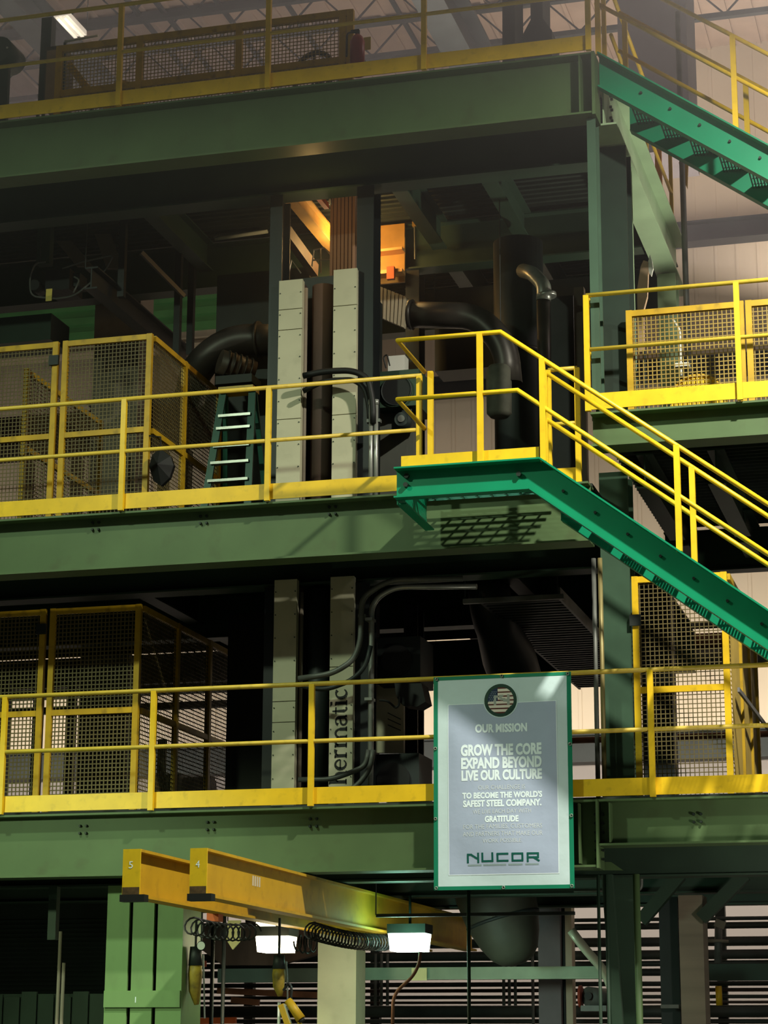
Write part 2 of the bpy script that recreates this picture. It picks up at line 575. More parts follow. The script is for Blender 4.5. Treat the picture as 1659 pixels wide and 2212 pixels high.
# top walkway
xs = [P(u, v).x for u, v in ((260, 150), (581, 100), (917, 80), (1271, 50))]
d0 = xs[1] - xs[0]
railing('yellow handrail along the front of the top walkway', [xs[0] - 1.55] + xs, FY - 0.02, Z3, LX, xs[-1] + 0.02, mt=YEL)
# top walkway, right edge running back
t = thing('handrail', 'yellow handrail running back along the right edge of the top walkway', 'railing', (XR3, 20, Z3))
for k, y in enumerate((18.45, 19.3, 21.0, 22.9)):
    if k == 1: continue
    build('post', MB().box(-3.02, -2.98, y - 0.02, y + 0.02, Z3, Z3 + 1.055), YEL, t)
build('top_rail', MB().tube([(-3, 18.85, Z3 + 1.055), (-3, 22.9, Z3 + 1.055)], 0.021, 8), YEL, t)
build('mid_rail', MB().tube([(-3, 18.85, Z3 + 0.55), (-3, 22.9, Z3 + 0.55)], 0.02, 8), YEL, t)
build('toe_board', MB().box(-2.985, -2.975, 18.85, 22.9, Z3 + 0.04, Z3 + 0.15), YEL, t)

# middle walkway, left of the landing
xs = [P(u, v).x for u, v in ((267, 980), (581, 950))]
xe = P(907, 880).x
railing('yellow handrail along the front of the middle walkway, left of the stair landing', [xs[0] - 1.42] + xs + [xe], FY - 0.02, Z2, LX, xe + 0.02, toes=(LX, xe))
# middle walkway, short piece right of the landing
a, b = P(1180, 900).x, P(1243, 900).x
railing('short yellow handrail piece between the stair landing and the corner column', [a, b], FY + 0.12, Z2, a, b)
# lowest walkway
xs = [P(u, v).x for u, v in ((331, 1620), (674, 1610), (1016, 1600), (1408, 1580))]
railing('yellow handrail along the front of the lowest walkway, carrying the banner', [xs[0] - 1.45] + xs + [xs[-1] + 1.45], FY - 0.02, Z1, LX, 1.2)
# raised side platform
xs = [P(1269, 760).x, P(1595, 740).x]
t = railing('yellow handrail along the front of the raised side platform', xs + [xs[1] + 1.5], FY - 0.02, Z2R, xs[0], 1.2)
t = thing('handrail', 'short yellow handrail returning around the corner column of the raised side platform', 'railing', (xs[0], 18.6, Z2R))
for zz, nm in ((1.055, 'top_rail'), (0.55, 'mid_rail')):
    build(nm, MB().tube([(xs[0], 18.02, Z2R + zz), (xs[0], 18.66, Z2R + zz)], 0.02, 8), YEL, t)
build('post', MB().box(xs[0] - 0.02, xs[0] + 0.02, 18.66, 18.70, Z2R, Z2R + 1.055), YEL, t)

# ------------------------------------------------------------------ stairs
def stair(label, xl, land, yn, yf, ztop, slope, run_end, nrun, depth, mt, first_dx, bolt0):
    """flight going down to +X from (xl + land); near stringer at yn, far at yf"""
    t = thing('steel_stair', label, 'stair', (xl, yn, ztop - 1))
    xk = xl + land
    dz = depth * math.sqrt(1 + slope * slope)
    kx = (dz - depth) / slope                       # where the lower edge bends
    xe = run_end
    top = [(xl, ztop), (xk, ztop), (xe, ztop - slope * (xe - xk))] if land else [(xk, ztop), (xe, ztop - slope * (xe - xk))]
    bot = [(xe, ztop - slope * (xe - xk) - dz), (xk - kx, ztop - depth), (xl, ztop - depth)] if land else [(xe, ztop - slope * (xe - xk) - dz), (xk, ztop - dz)]
    for nm, y, s in (('near_stringer', yn, -1), ('far_stringer', yf, 1)):
        if s == 1:                       # the inner stringer starts past the landing / clear of the edge beam
            x9 = xk + 0.03 if land else -2.84
            if land:
                top = top[1:]; bot = bot[:1] + [0]
            top[0] = (x9, ztop - slope * (x9 - xk)); bot[-1] = (x9, top[0][1] - dz)
        mb = MB()
        mb.prism(top + bot, y - 0.005, y + 0.005)
        n1 = V((slope, 0, 1)).normalized()
        yy = y + s * 0.052
        def fl(p, q, off):
            a, b = V((p[0], yy, p[1])), V((q[0], yy, q[1]))
            mb.bar(a + V((0, 0, off)), b + V((0, 0, off)), 0.105, 0.014)
        for p, q in zip(top, top[1:]): fl(p, q, -0.007)
        for p, q in zip(bot, bot[1:]): fl(p, q, 0.007)
        build('stringer', mb, mt, t)
    dx = 0.262
    for k in range(nrun):
        x = xk + first_dx + dx * k
        z = ztop - slope * (x - xk) - 0.14
        mb = MB()
        for j in range(9):
            xx = x - 0.11 + j * 0.0275
            mb.box(xx - 0.004, xx + 0.004, yn + 0.005, yf - 0.005, z - 0.03, z)
        mb.box(x + 0.118, x + 0.13, yn + 0.005, yf - 0.005, z - 0.045, z)
        for j in range(5):
            yy = yn + 0.06 + j * (yf - yn - 0.12) / 4
            mb.box(x - 0.11, x + 0.12, yy - 0.004, yy + 0.004, z - 0.012, z)
        build('tread', mb, STAIRDK, t)
        if k < nrun - 1:
            build('bolt', MB().tube([(x + 0.02, yn - 0.005, z - 0.02), (x + 0.02, yn - 0.028, z - 0.02)], 0.013, 6), BOLT, t)
    return t, xk


YN = 17.02
A, B, E1, C0 = P(852, 1011, YN - 0.08), P(1166, 988, YN - 0.08), P(1659, 1316, YN - 0.08), P(852, 1077, YN - 0.08)
slope1 = (B.z - E1.z) / (E1.x - B.x)
t, xk = stair('bright green stair flight with landing, going down to the right from the middle walkway', A.x, B.x - A.x, YN, YN + 0.66,
              (A.z + B.z) / 2, slope1, -0.55, 11, A.z - C0.z, STAIR, 0.16, 0)
ZL = (A.z + B.z) / 2
XL0, XL1 = A.x, B.x
# landing of that stair: grating, end channel, yellow rails are parts of the flight
mb = MB()
for k in range(19):
    y = YN + 0.02 + k * 0.052
    mb.box(XL0 + 0.02, XL1 - 0.02, y, y + 0.009, ZL - 0.034, ZL - 0.012)
for k in range(9):
    x = XL0 + 0.1 + k * (XL1 - XL0 - 0.2) / 8
    mb.box(x - 0.004, x + 0.004, YN + 0.02, 17.98, ZL - 0.03, ZL - 0.01)
build('landing_grating', mb, STAIRDK, t)
build('end_channel', MB().box(XL0, XL0 + 0.012, YN, 17.985, ZL - 0.3, ZL).box(XL0 + 0.012, XL0 + 0.08, YN + 0.006, 17.985, ZL - 0.3, ZL - 0.288), STAIR, t)
for u, v in ((880, 1030), (878, 1049), (1122, 1026)):
    c = P(u, v, YN)
    build('bolt', MB().tube([(c.x, YN - 0.005, c.z), (c.x, YN - 0.04, c.z)], 0.022, 6), BOLT, t)


def stair_rails(label, yn, yf, near_top, near_mid, far_top, far_mid, posts, toe=None):
    r = thing('stair_handrail', label, 'railing', posts[0][1])
    for nm, pts in (('top_rail', near_top), ('mid_rail', near_mid), ('top_rail', far_top), ('mid_rail', far_mid)):
        if pts:
            build(nm, MB().tube(pts, 0.021, 8), YEL, r)
    for a, b in posts:
        build('post', MB().bar(a, b, 0.048, 0.042, (0, 1, 0)), YEL, r)
    if toe:
        build('toe_board', MB().box(*toe), YEL, r)
    return r


yr = YN - 0.03
ya_ = 17.9
HT, HM = 1.055, 0.55
zr = ZL
def sz(x): return ZL - slope1 * max(0, x - XL1)
xt = P(1081, 717, yr).x      # where the top rail bends
xm = P(1118, 843, yr).x
zt, zm = P(1081, 717, yr).z, P(1118, 843, yr).z
xend = -0.6
xcorner = XL0 + 0.01
near_top = [(xcorner + 0.005, ya_, zt), (xcorner, yr, zt), (xt, yr, zt), (xend, yr, zt - slope1 * (xend - xt))]
near_mid = [(xcorner + 0.005, ya_, zm), (xcorner, yr, zm), (xm, yr, zm), (xend, yr, zm - slope1 * (xend - xm))]
p1, p2 = P(1037, 850, yr), P(1172, 850, yr)
px3, px4 = P(1464, 1060, yr).x, P(1497, 1100, 17.72).x
posts = [((p1.x, yr, ZL + 0.0), (p1.x, yr, zt)),
         ((p2.x, yr, ZL - 0.02), (p2.x, yr, zt - slope1 * max(0, p2.x - xt))),
         ((xcorner + 0.06, ya_, ZL + 0.0), (xcorner + 0.06, ya_, zt)),
         ((px3, yr, sz(px3) - 0.0), (px3, yr, zt - slope1 * (px3 - xt)))]
stair_rails('yellow stair handrail on the outer side of the bright green flight, wrapping the landing', YN, 0, near_top, near_mid, None, None, posts,
            (XL0 + 0.04, XL1 - 0.02, YN - 0.012, YN - 0.004, ZL + 0.012, ZL + 0.115))
yf = 17.72
q1, q2 = P(1176, 803, yf), P(1176, 903, yf)
e1 = P(1500, 1008, yf)
sl2 = (q1.z - e1.z) / (e1.x - q1.x)
far_top = [q1, (xend, yf, q1.z - slope1 * (xend - q1.x))]
far_mid = [q2, (xend, yf, q2.z - slope1 * (xend - q2.x))]
posts = [((q1.x, yf, ZL), (q1.x, yf, q1.z)), ((px4, yf, sz(px4)), (px4, yf, q1.z - slope1 * (px4 - q1.x)))]
stair_rails('yellow stair handrail on the inner side of the bright green flight', yf, 0, far_top, far_mid, None, None, posts)

# upper stair, going down to the right from the top walkway
YU = 18.2
A2, E2, C2 = P(1300, 118, YU - 0.08), P(1659, 313, YU - 0.08), P(1288, 188, YU - 0.08)
slope2 = (A2.z - E2.z) / (E2.x - A2.x)
xk2 = XR3 + 0.06
zt2 = A2.z + slope2 * (A2.x - xk2)
dep2 = (P(1400, 175, YU - .08).z - P(1400, 251, YU - .08).z) / math.sqrt(1 + slope2 ** 2)
t2, _ = stair('hazy green upper stair flight going down to the right from the top walkway', xk2, 0, YU, YU + 0.66, zt2, slope2, 0.6, 13, dep2, STAIR, 0.36, 0)
yr2 = YU - 0.03
r0 = P(1422, 0, yr2); r1 = P(1582, 77, yr2)
b0 = P(1280, 12, yr2)
m1 = P(1582, 164, yr2)
far_y = YU + 0.69
def line(p, s, xa, xb, y): return [(xa, y, p.z - s * (xa - p.x)), (xb, y, p.z - s * (xb - p.x))]
stair_rails('yellow stair handrail on the outer side of the upper flight', YU, 0, line(r1, slope2, XR3 + 0.04, 0.6, yr2), line(m1, slope2, XR3 + 0.04, 0.6, yr2), None, None,
            [((r1.x, yr2, zt2 - slope2 * (r1.x - xk2)), r1), ((XR3 + 0.06, yr2, zt2), (XR3 + 0.06, yr2, zt2 + 1.1))])
fr = P(1452, 88, far_y); fm = P(1452, 172, far_y)
fp = P(1610, 170, far_y).x
stair_rails('yellow stair handrail on the inner side of the upper flight', YU, 0, line(fr, slope2, fr.x - 0.5, 0.6, far_y), line(fm, slope2, fm.x - 0.5, 0.6, far_y), None, None,
            [((fp, far_y, zt2 - slope2 * (fp - xk2)), (fp, far_y, fr.z - slope2 * (fp - fr.x))),
             ((fr.x - 0.45, far_y, zt2 - slope2 * (fr.x - 0.45 - xk2)), (fr.x - 0.45, far_y, fr.z + slope2 * 0.45))])

# ------------------------------------------------------------------ mesh guards
def mesh_guard(label, p0, p1, z0, z1, posts, bars, pitch=0.04, wire=0.011, fw=0.055, group=None, mt=YELOLD, wm=YELMESH, cat='mesh guard', name='mesh_guard', latch=None):
    """panel between (x, y) p0 and p1; posts and bars as fractions / heights"""
    p0, p1 = V((*p0, 0)), V((*p1, 0))
    L = (p1 - p0).length
    d = (p1 - p0).normalized()
    n = V((-d.y, d.x, 0))
    t = thing(name, label, cat, (p0.x, p0.y, z0), group)
    for f in posts:
        q = p0 + d * L * f
        a, b = q + V((0, 0, z0)), q + V((0, 0, z1))
        build('frame_post', MB().bar(a, b, fw, 0.05, n), mt, t)
    for z in bars:
        build('frame_bar', MB().bar(p0 + V((0, 0, z)), p1 + V((0, 0, z)), 0.04, fw, (0, 0, 1)), mt, t)
    mb = MB()
    k = pitch
    while k < L - 0.02:
        q = p0 + d * k
        mb.bar(q + V((0, 0, z0 + 0.02)), q + V((0, 0, z1 - 0.02)), wire, 0.004, n)
        k += pitch
    k = z0 + pitch
    while k < z1 - 0.02:
        mb.bar(p0 + V((0, 0, k)) + n * 0.004, p1 + V((0, 0, k)) + n * 0.004, 0.004, wire)
        k += pitch
    build('wire_mesh', mb, wm, t)
    if latch:
        q = p0 + d * L * latch[0] + V((0, 0, latch[1]))
        build('latch', MB().box(q.x - 0.05, q.x + 0.05, q.y - 0.05, q.y - 0.025, q.z - 0.05, q.z + 0.05), DARK, t)
    return t


# ================================================================== roof joists
def joist(label, Y, z0, x0, x1):
    t = thing('roof_joist', label, 'roof joist', (0, Y, z0), 'open web roof joists')
    build('top_chord', MB().box(x0, x1, Y - 0.05, Y + 0.05, z0 + 0.62, z0 + 0.70), DARK, t)
    build('bottom_chord', MB().box(x0, x1, Y - 0.05, Y + 0.05, z0, z0 + 0.08), DARK, t)
    mb = MB(); x = x0; k = 0
    while x < x1 - 0.5:
        a, b = (z0 + 0.06, z0 + 0.64) if k % 2 else (z0 + 0.64, z0 + 0.06)
        mb.bar((x, Y, a), (x + 0.55, Y, b), 0.025, 0.025)
        x += 0.55; k += 1
    build('web_rods', mb, DARK, t)


for k, (u, v) in enumerate(((200, 62), (850, 50), (850, 124))):
    q = PZ(u, v, 16.75)
    joist('open web roof joist, %s from the camera' % ('nearest', 'second', 'farthest')[k], q.y, 16.75, -19, 4)
for k, (u, v) in enumerate(((290, 20), (340, 10), (480, 20), (640, 40), (880, 60))):
    q = PZ(u, v, 16.9)
    mb = MB().box(q.x - 0.03, q.x + 0.03, 24, 32.4, 16.88, 16.94)
    solo('bridging_bar', mb, DARK, 'dark roof bar running back, %s from the left' % ('first', 'second', 'third', 'fourth', 'fifth')[k], 'roof bar', 'roof bars across the joists')
q = PZ(985, 60, 15.6)
t = thing('roof_girder', 'heavy grey roof girder running back above the top walkway', 'roof girder', (q.x, 20.5, 15.2))
build('beam', MB().ibeam((q.x, 22.5, 15.6), (q.x, 32.4, 15.6), 0.75, 0.42, 0.02, 0.04), DARK, t)
q = PZ(45, 10, 15.4)
t = thing('roof_girder', 'heavy dark roof girder at the upper left above the round fan', 'roof girder', (q.x, 22, 15.1))
build('beam', MB().ibeam((q.x, 22, 15.4), (q.x, 32.4, 15.4), 0.5, 0.34, 0.02, 0.03), DARK, t)
# fluorescent strip fixture
a, b = P(131, 38, 24.0), PX(172, 82, P(131, 38, 24.0).x)
t = thing('strip_light', 'long white fluorescent strip light under the roof at the upper left', 'light', (a.x, a.y, a.z))
build('housing', MB().bar(a + V((0, 0, 0.06)), b + V((0, 0, 0.06)), 0.2, 0.07), WHITE, t)
for s in (-0.05, 0.05):
    build('tube', MB().tube([a + V((s, 0, 0)), b + V((s, 0, 0))], 0.022, 8), mat('fluorescent_tube', S(230, 225, 205), 0.4, emit=0.45, ecol=(1, .95, .82)), t)

# girts on the far wall
def girt(label, v, x0, x1, h, Y=32.1, mt=DARK, u=800):
    z = P(u, v, Y).z
    return solo('wall_girt', MB().ibeam((x0, Y, z), (x1, Y, z), h, 0.3), mt, label, 'wall beam', 'wall girts')


girt('dark horizontal wall girt behind the raised side platform', 500, -9, 6, 0.34, u=1560)
girt('dark horizontal wall girt seen behind the stair landing rails', 836, -14, 6, 0.30, u=980)
girt('dark horizontal wall girt low behind the banner', 1630, -26, 6, 0.42, u=920)
girt('pale horizontal wall girt at the bottom of the green siding', 752, -26, -9, 0.12, mt=BEIGE, u=300)
# green translucent siding band
mb = MB()
zt_, zb_ = P(400, 634, 31.9).z, P(400, 712, 31.9).z
n = 5
for k in range(n):
    z = zb_ + (zt_ - zb_) * k / n
    h = (zt_ - zb_) / n
    mb.prism([(-24, z), (P(482, 670, 31.9).x, z), (P(482, 670, 31.9).x, z + h * 0.98), (-24, z + h * 0.98)], 31.9 + 0.05 * (k % 2), 32.0 + 0.05 * (k % 2))
solo('green_siding_band', mb, CORRGREEN, 'band of green corrugated siding on the far wall at the left', 'siding')

# ================================================================== top walkway equipment
YT = 19.4
a, b = P(128, 150, YT), P(757, 90, YT)
zt_ = P(520, 52, YT).z
c = P(517, 100, YT).x
fr = [0, (P(303, 110, YT).x - a.x) / (b.x - a.x), (c - a.x) / (b.x - a.x), 0.975, 1]
mesh_guard('long yellow mesh guard behind the front rail of the top walkway', (a.x, YT), (b.x, YT), Z3 + 0.05, zt_, fr, [zt_ - 0.03, Z3 + 0.9], wire=0.008, fw=0.07)
# fire extinguisher
c = P(772, 118, 19.15)
t = thing('fire_extinguisher', 'red fire extinguisher hung at the right end of the top mesh guard', 'fire extinguisher', (c.x, 19.15, c.z - 0.3))
build('cylinder', MB().tube([(c.x, 19.15, c.z - 0.22), (c.x, 19.15, c.z + 0.14), (c.x, 19.15, c.z + 0.19), (c.x, 19.15, c.z + 0.22)], [0.075, 0.075, 0.055, 0.025], 16), RED, t)
build('valve', MB().box(c.x - 0.02, c.x + 0.02, 19.13, 19.17, c.z + 0.22, c.z + 0.27).bar((c.x, 19.15, c.z + 0.27), (c.x - 0.06, 19.12, c.z + 0.25), 0.02, 0.015), BLACK, t)
build('hose', MB().tube(fillet([(c.x, 19.14, c.z + 0.24), (c.x - 0.09, 19.08, c.z + 0.22), (c.x - 0.09, 19.07, c.z - 0.05)], 0.05), 0.011, 6), BLACK, t)
build('hanging_bracket', MB().box(c.x - 0.1, c.x + 0.03, 19.23, 19.38, c.z - 0.05, c.z + 0.02), DARK, t)
c = P(780, 72, 19.12)
solo('warning_tag', MB().box(c.x - 0.04, c.x + 0.035, 19.35, 19.356, c.z - 0.07, c.z + 0.07), mat('yellow_tag', S(216, 196, 96), 0.6), 'pale yellow tag above the fire extinguisher', 'tag')
# hand wheel
c = P(677, 160, 20.2)
t = thing('hand_wheel', 'large dark spoked wheel behind the top mesh guard', 'wheel', (c.x, 20.2, c.z - 0.3))
build('rim', MB().ring(c, (0.25, 1, 0), 0.24, 0.03), DARK, t)
for k in range(3):
    a_ = 0.5 + k * math.pi / 3
    d_ = V((math.cos(a_), 0, math.sin(a_))) * 0.23
    build('spoke', MB().tube([c - d_, c + d_], 0.012, 6), DARK, t)
build('shaft', MB().tube([c, c + V((0, 0.4, 0)), c + V((0, 0.4, -0.55))], 0.05, 10), DARK, t)
solo('orange_lit_plate', boxpx(551, 152, 577, 173, 20.3, 0.02), ORANGE, 'small orange lit plate behind the top mesh guard', 'plate')  # orange light falling on the plate is put into its paint
# round yellow guard and machine
def round_guard(label, u, v, Y, r, half=True):
    c = P(u, v, Y)
    n_ = 22
    pts = [(c.x + r * math.cos(math.pi * k / n_), c.z + r * math.sin(math.pi * k / n_)) for k in range(n_ + 1)]
    pts += [(c.x - r, c.z - 0.3), (c.x + r, c.z - 0.3)]
    t = thing('wheel_guard', label, 'wheel guard', (c.x, Y, c.z - 0.3))
    build('cover_plate', MB().prism(pts, Y, Y + 0.18), YEL, t)
    mb = MB()
    for k in range(n_):
        a1, a2 = math.pi * k / n_, math.pi * (k + 1) / n_
        mb.bar((c.x + r * math.cos(a1), Y - 0.01, c.z + r * math.sin(a1)), (c.x + r * math.cos(a2), Y - 0.01, c.z + r * math.sin(a2)), 0.02, 0.02)
    build('rim_band', mb, YELOLD, t)


round_guard('round yellow wheel guard behind the top walkway rail at the left', 262, 215, 20.0, 0.2)
# round dark fan at the upper left edge
c = P(8, 116, 20.0)
t = thing('round_fan', 'round dark fan housing at the upper left corner of the top walkway', 'fan', (c.x, 20, Z3 + 0.05))
build('housing', MB().tube([c + V((0, -0.12, 0)), c + V((0, 0.25, 0))], 0.15, 20), DARK, t)
build('stand', MB().box(c.x - 0.08, c.x + 0.08, 19.97, 20.03, Z3 + 0.035, c.z - 0.14), DARK, t)
build('glint_spot', MB().tube([c + V((0.10, -0.13, 0.0)), c + V((0.10, -0.12, 0.0))], 0.012, 8), WHITE, t)  # white disc painted in as a glint on the housing
# dark post with brown cabinet
solo('dark_post', boxpx(86, 38, 108, 220, 20.6, 0.12), DARK, 'dark vertical post at the left of the top mesh guard', 'post')
t = thing('control_cabinet', 'brown control cabinet behind the left end of the top mesh guard', 'cabinet', P(112, 225, 20.3))
build('body', boxpx(96, 100, 132, 232, 20.3, 0.3), BROWN, t)
build('door', boxpx(99, 108, 129, 215, 20.28, 0.02), TAN, t)
a, b = P(150, 140, 20.4), P(206, 214, 20.4)
solo('yellow_tread_rail', MB().bar(a, b, 0.06, 0.08), YELOLD, 'slanting yellow rail behind the left part of the top mesh guard', 'rail')
a, b = P(140, 90, 19.9), P(212, 77, 19.9)
solo('white_bar', MB().tube([a, b], 0.016, 8), WHITE, 'short white pipe along the top of the mesh guard at the upper left', 'pipe')
# hoppers behind the walkway at the right
for lab, u0, u1, u2, u3, Y in (('dark square duct rising behind the top walkway rail', 1085, 1112, 1085, 1112, 24), ('dark flared hopper behind the top walkway rail', 1146, 1172, 1130, 1192, 24.6)):
    mb = MB()
    zA, zB = P(1130, -40, Y).z, P(1130, 130, Y).z
    mb.prism([(P(u2, 120, Y).x, zB), (P(u3, 120, Y).x, zB), (P(u3, 60, Y).x, (zA + 2 * zB) / 3), (P(u1, 30, Y).x, (zA + zB) / 2), (P(u1, 0, Y).x, zA), (P(u0, 0, Y).x, zA), (P(u0, 30, Y).x, (zA + zB) / 2), (P(u2, 60, Y).x, (zA + 2 * zB) / 3)], Y, Y + 0.5)
    solo('dark_duct', mb, DARK, lab, 'duct')
solo('dark_duct', MB().box(P(1335, 100, 28).x, P(1484, 100, 28).x, 28, 29, P(1400, 330, 28).z, 17.4), mat('dusty_grey_duct', S(62, 58, 60), 0.7, var=0.08), 'big dusty grey duct rising behind the upper stair handrails', 'duct')
c = P(1467, 150, 22.3)
solo('thin_pole', MB().tube([(c.x, 22.3, Z2R + 0.03), (c.x, 22.3, c.z + 0.7)], 0.032, 8), DULLPIPE, 'thin grey pole standing behind the upper stair handrail', 'pole')
# yellow posts hanging behind the edge beam
for lab, u, v0, v1, mt in (('bright yellow post behind the pale edge beam', 1394, 305, 372, YEL), ('orange lit post behind the pale edge beam', 1423, 322, 470, mat('orange_lit_yellow', S(226, 150, 30), 0.5))):  # second post: orange lamplight mixed into its yellow paint
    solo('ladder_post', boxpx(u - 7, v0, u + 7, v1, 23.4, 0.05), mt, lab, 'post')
c = P(1480, 380, 23.6)
solo('ladder_post', MB().prism([(P(1466, 350, 23.6).x, P(1470, 350, 23.6).z), (P(1486, 350, 23.6).x, P(1480, 352, 23.6).z), (P(1484, 400, 23.6).x, P(1484, 406, 23.6).z), (P(1472, 380, 23.6).x, P(1470, 378, 23.6).z)], 23.6, 23.65), YELOLD, 'small yellow bracket hanging below the upper stair', 'bracket')

# ================================================================== middle walkway equipment
ZF = Z2 + 0.035
YC = 18.98
YC_MID = YC
xa, xb, xc = P(-160, 760, YC).x, P(126, 900, YC).x, P(319, 900, YC).x
ztp = P(320, 722, YC).z
zmid = P(220, 935, YC).z
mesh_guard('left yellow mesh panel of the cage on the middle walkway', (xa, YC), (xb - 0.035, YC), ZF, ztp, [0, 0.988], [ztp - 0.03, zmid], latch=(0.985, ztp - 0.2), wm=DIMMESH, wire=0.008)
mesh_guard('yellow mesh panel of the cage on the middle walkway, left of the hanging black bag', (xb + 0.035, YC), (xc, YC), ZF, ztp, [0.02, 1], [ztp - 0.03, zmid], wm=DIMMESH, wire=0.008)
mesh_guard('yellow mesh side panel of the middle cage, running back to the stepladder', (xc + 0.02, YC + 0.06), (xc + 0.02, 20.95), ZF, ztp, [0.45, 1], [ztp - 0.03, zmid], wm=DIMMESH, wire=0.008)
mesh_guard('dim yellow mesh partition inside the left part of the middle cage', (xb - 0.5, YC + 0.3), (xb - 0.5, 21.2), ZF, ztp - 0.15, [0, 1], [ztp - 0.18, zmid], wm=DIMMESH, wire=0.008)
# grey column inside the cage
gx0, gx1 = P(198, 860, 22).x, P(297, 860, 22).x
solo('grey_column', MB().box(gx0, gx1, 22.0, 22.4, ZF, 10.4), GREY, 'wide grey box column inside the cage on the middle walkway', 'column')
solo('grey_column', MB().box(gx0, gx1, 22.0, 22.4, Z1 + 0.035, 5.9), mat('shaded_grey_column', S(92, 88, 78), 0.75, var=0.08, scale=2.5), 'wide grey box column inside the cage on the lowest walkway', 'column')  # same column lower down, its grey darkened to stand for shade
# lower monorail beams running back over the cage
a = P(197, 600, 19.5); b = PX(402, 768, a.x)
t = thing('hoist_rail', 'black hoist rail running back above the middle cage', 'beam', (a.x, a.y, a.z - 0.2))
build('beam', MB().ibeam(a + V((0, 0, 0)), (a.x, b.y, a.z), 0.24, 0.14), NAVY, t)
for k, (u, v0, v1) in enumerate(((262, 490, 640), (381, 625, 770), (410, 610, 765))):
    yy = (20.0, 20.9, 21.35)[k]
    c = P(u, (v0 + v1) / 2, yy)
    solo('rail_hanger', MB().box(c.x - 0.035, c.x + 0.035, yy, yy + 0.07, P(u, v1, yy).z, 10.5), NAVY, 'black hanger post above the middle cage, %s from the left' % ('first', 'second', 'third')[k], 'post', 'hangers of the hoist rail')
a, b = P(305, 545, 20.4), P(398, 640, 20.9)
solo('brace_bar', MB().bar(a, b, 0.03, 0.05), GREYP, 'pale grey diagonal brace between the hanger posts above the middle cage', 'brace')
solo('dark_post', boxpx(80, 470, 108, 570, 20.2, 0.1), DKGREEN, 'dark green hanger post at the left above the cable loops', 'post')
for lab, u0, v0, u1, v1 in (('sloping tan panel under the top deck at the left', 120, 520, 175, 575), ('tan strip panel under the top deck beside the hanger posts', 204, 505, 240, 580)):
    Y = 21.0
    mb = MB().prism([(P(u0, v0, Y).x, P(u0, v0, Y).z), (P(u0 + 34, v0, Y).x, P(u0 + 34, v0, Y).z), (P(u1 + 25, v1, Y).x, P(u1 + 25, v1, Y).z), (P(u1 - 10, v1, Y).x, P(u1 - 10, v1, Y).z)], Y, Y + 0.04)
    solo('hung_sheet', mb, mat('dim_tan', S(112, 100, 82), 0.7), lab, 'panel')
# motor box with cable loops and yellow tag
Y = 20.1
t = thing('hoist_motor', 'black hoist motor with looping cables above the middle cage', 'motor', P(125, 630, Y))
build('body', boxpx(98, 582, 150, 626, Y, 0.35), BLACK, t)
build('gear_housing', MB().disc(P(82, 622, Y), (0, 1, 0), 0.06, 0.2), BLACK, t)
build('terminal_box', boxpx(150, 590, 172, 618, Y + 0.1, 0.2), DARK, t)
for pts in (((98, 566), (76, 568), (64, 600), (66, 640), (98, 643), (122, 645)), ((122, 645), (160, 640), (190, 615), (228, 585), (243, 555)), ((160, 598), (172, 604), (160, 630), (158, 632)), ((135, 580), (180, 565), (240, 552))):
    build('cable', MB().tube(fillet([P(u, v, Y - 0.1) for u, v in pts], 0.12), 0.0095, 6), DULLPIPE, t)
build('tag', boxpx(99, 624, 112, 650, Y - 0.13, 0.006), mat('yellow_tag', S(216, 196, 96)), t, 'pale yellow tag')
for k, (u0, v0, u1, v1, Y) in enumerate(((-60, 662, 112, 645, 31.7), (312, 624, 362, 617, 31.7), (465, 516, 578, 500, 21.3))):  # white bars drawn in for edges that catch the light
    solo('white_bar', MB().tube([P(u0, v0, Y), P(u1, v1, Y)], 0.022 if Y < 30 else 0.04, 8), WHITE, 'thin white bar for a lit edge %s' % ('on the far wall left of the yellow tag', 'on the far wall behind the hanger posts', 'under the top deck above the dark elbow duct')[k], 'pipe')
solo('dark_duct', MB().box(P(-80, 700, 21.0).x, P(110, 700, 21.0).x, 21.0, 21.5, P(50, 738, 21.0).z, P(50, 682, 21.0).z), DKGREEN, 'dark rectangular duct behind the left of the middle cage', 'duct')
for k, (v, h) in enumerate(((905, 0.16), (955, 0.12))):
    z = P(300, v, 24.2).z
    solo('wall_girt', MB().box(-14, P(455, v, 24.2).x, 24.2, 24.3, z - h, z + h), BROWN, 'brown horizontal rail behind the middle cage, %s' % ('upper', 'lower')[k], 'rail')
for k, u in enumerate((60, 165, 268, 352, 400)):
    c = P(u, 950, 24.0)
    solo('brown_post', MB().box(c.x - 0.06, c.x + 0.06, 24.0, 24.12, 6.54, 8.8), BROWN, 'brown post behind the middle cage, %s from the left' % ('first', 'second', 'third', 'fourth', 'fifth')[k], 'post', 'brown posts at the rear of the middle deck')

# furnace casing and insulated strips
solo('furnace_casing', MB().box(P(462, 900, 21.0).x, P(600, 900, 20.0).x, 21.0, 21.5, ZF, 9.85), DARK, 'black furnace casing behind the stepladder on the middle walkway', 'casing')
solo('furnace_casing', MB().box(P(588, 1000, 19.36).x, P(768, 1000, 19.36).x, 19.36, 20.3, ZF, P(690, 598, 19.36).z), DARK, 'dark furnace casing behind the pale strips on the middle walkway', 'casing')
solo('furnace_casing', MB().box(P(490, 1500, 20.4).x, P(600, 1500, 20.4).x, 20.4, 21.5, Z1 + 0.04, 5.95), BLACK, 'black furnace casing beside the lowest cage side panel', 'casing')
solo('furnace_casing', MB().box(P(585, 1500, 19.4).x, P(764, 1500, 19.4).x, 19.4, 20.3, Z1 + 0.04, 5.95), BLACK, 'black furnace casing behind the pale strips on the lowest walkway', 'casing')


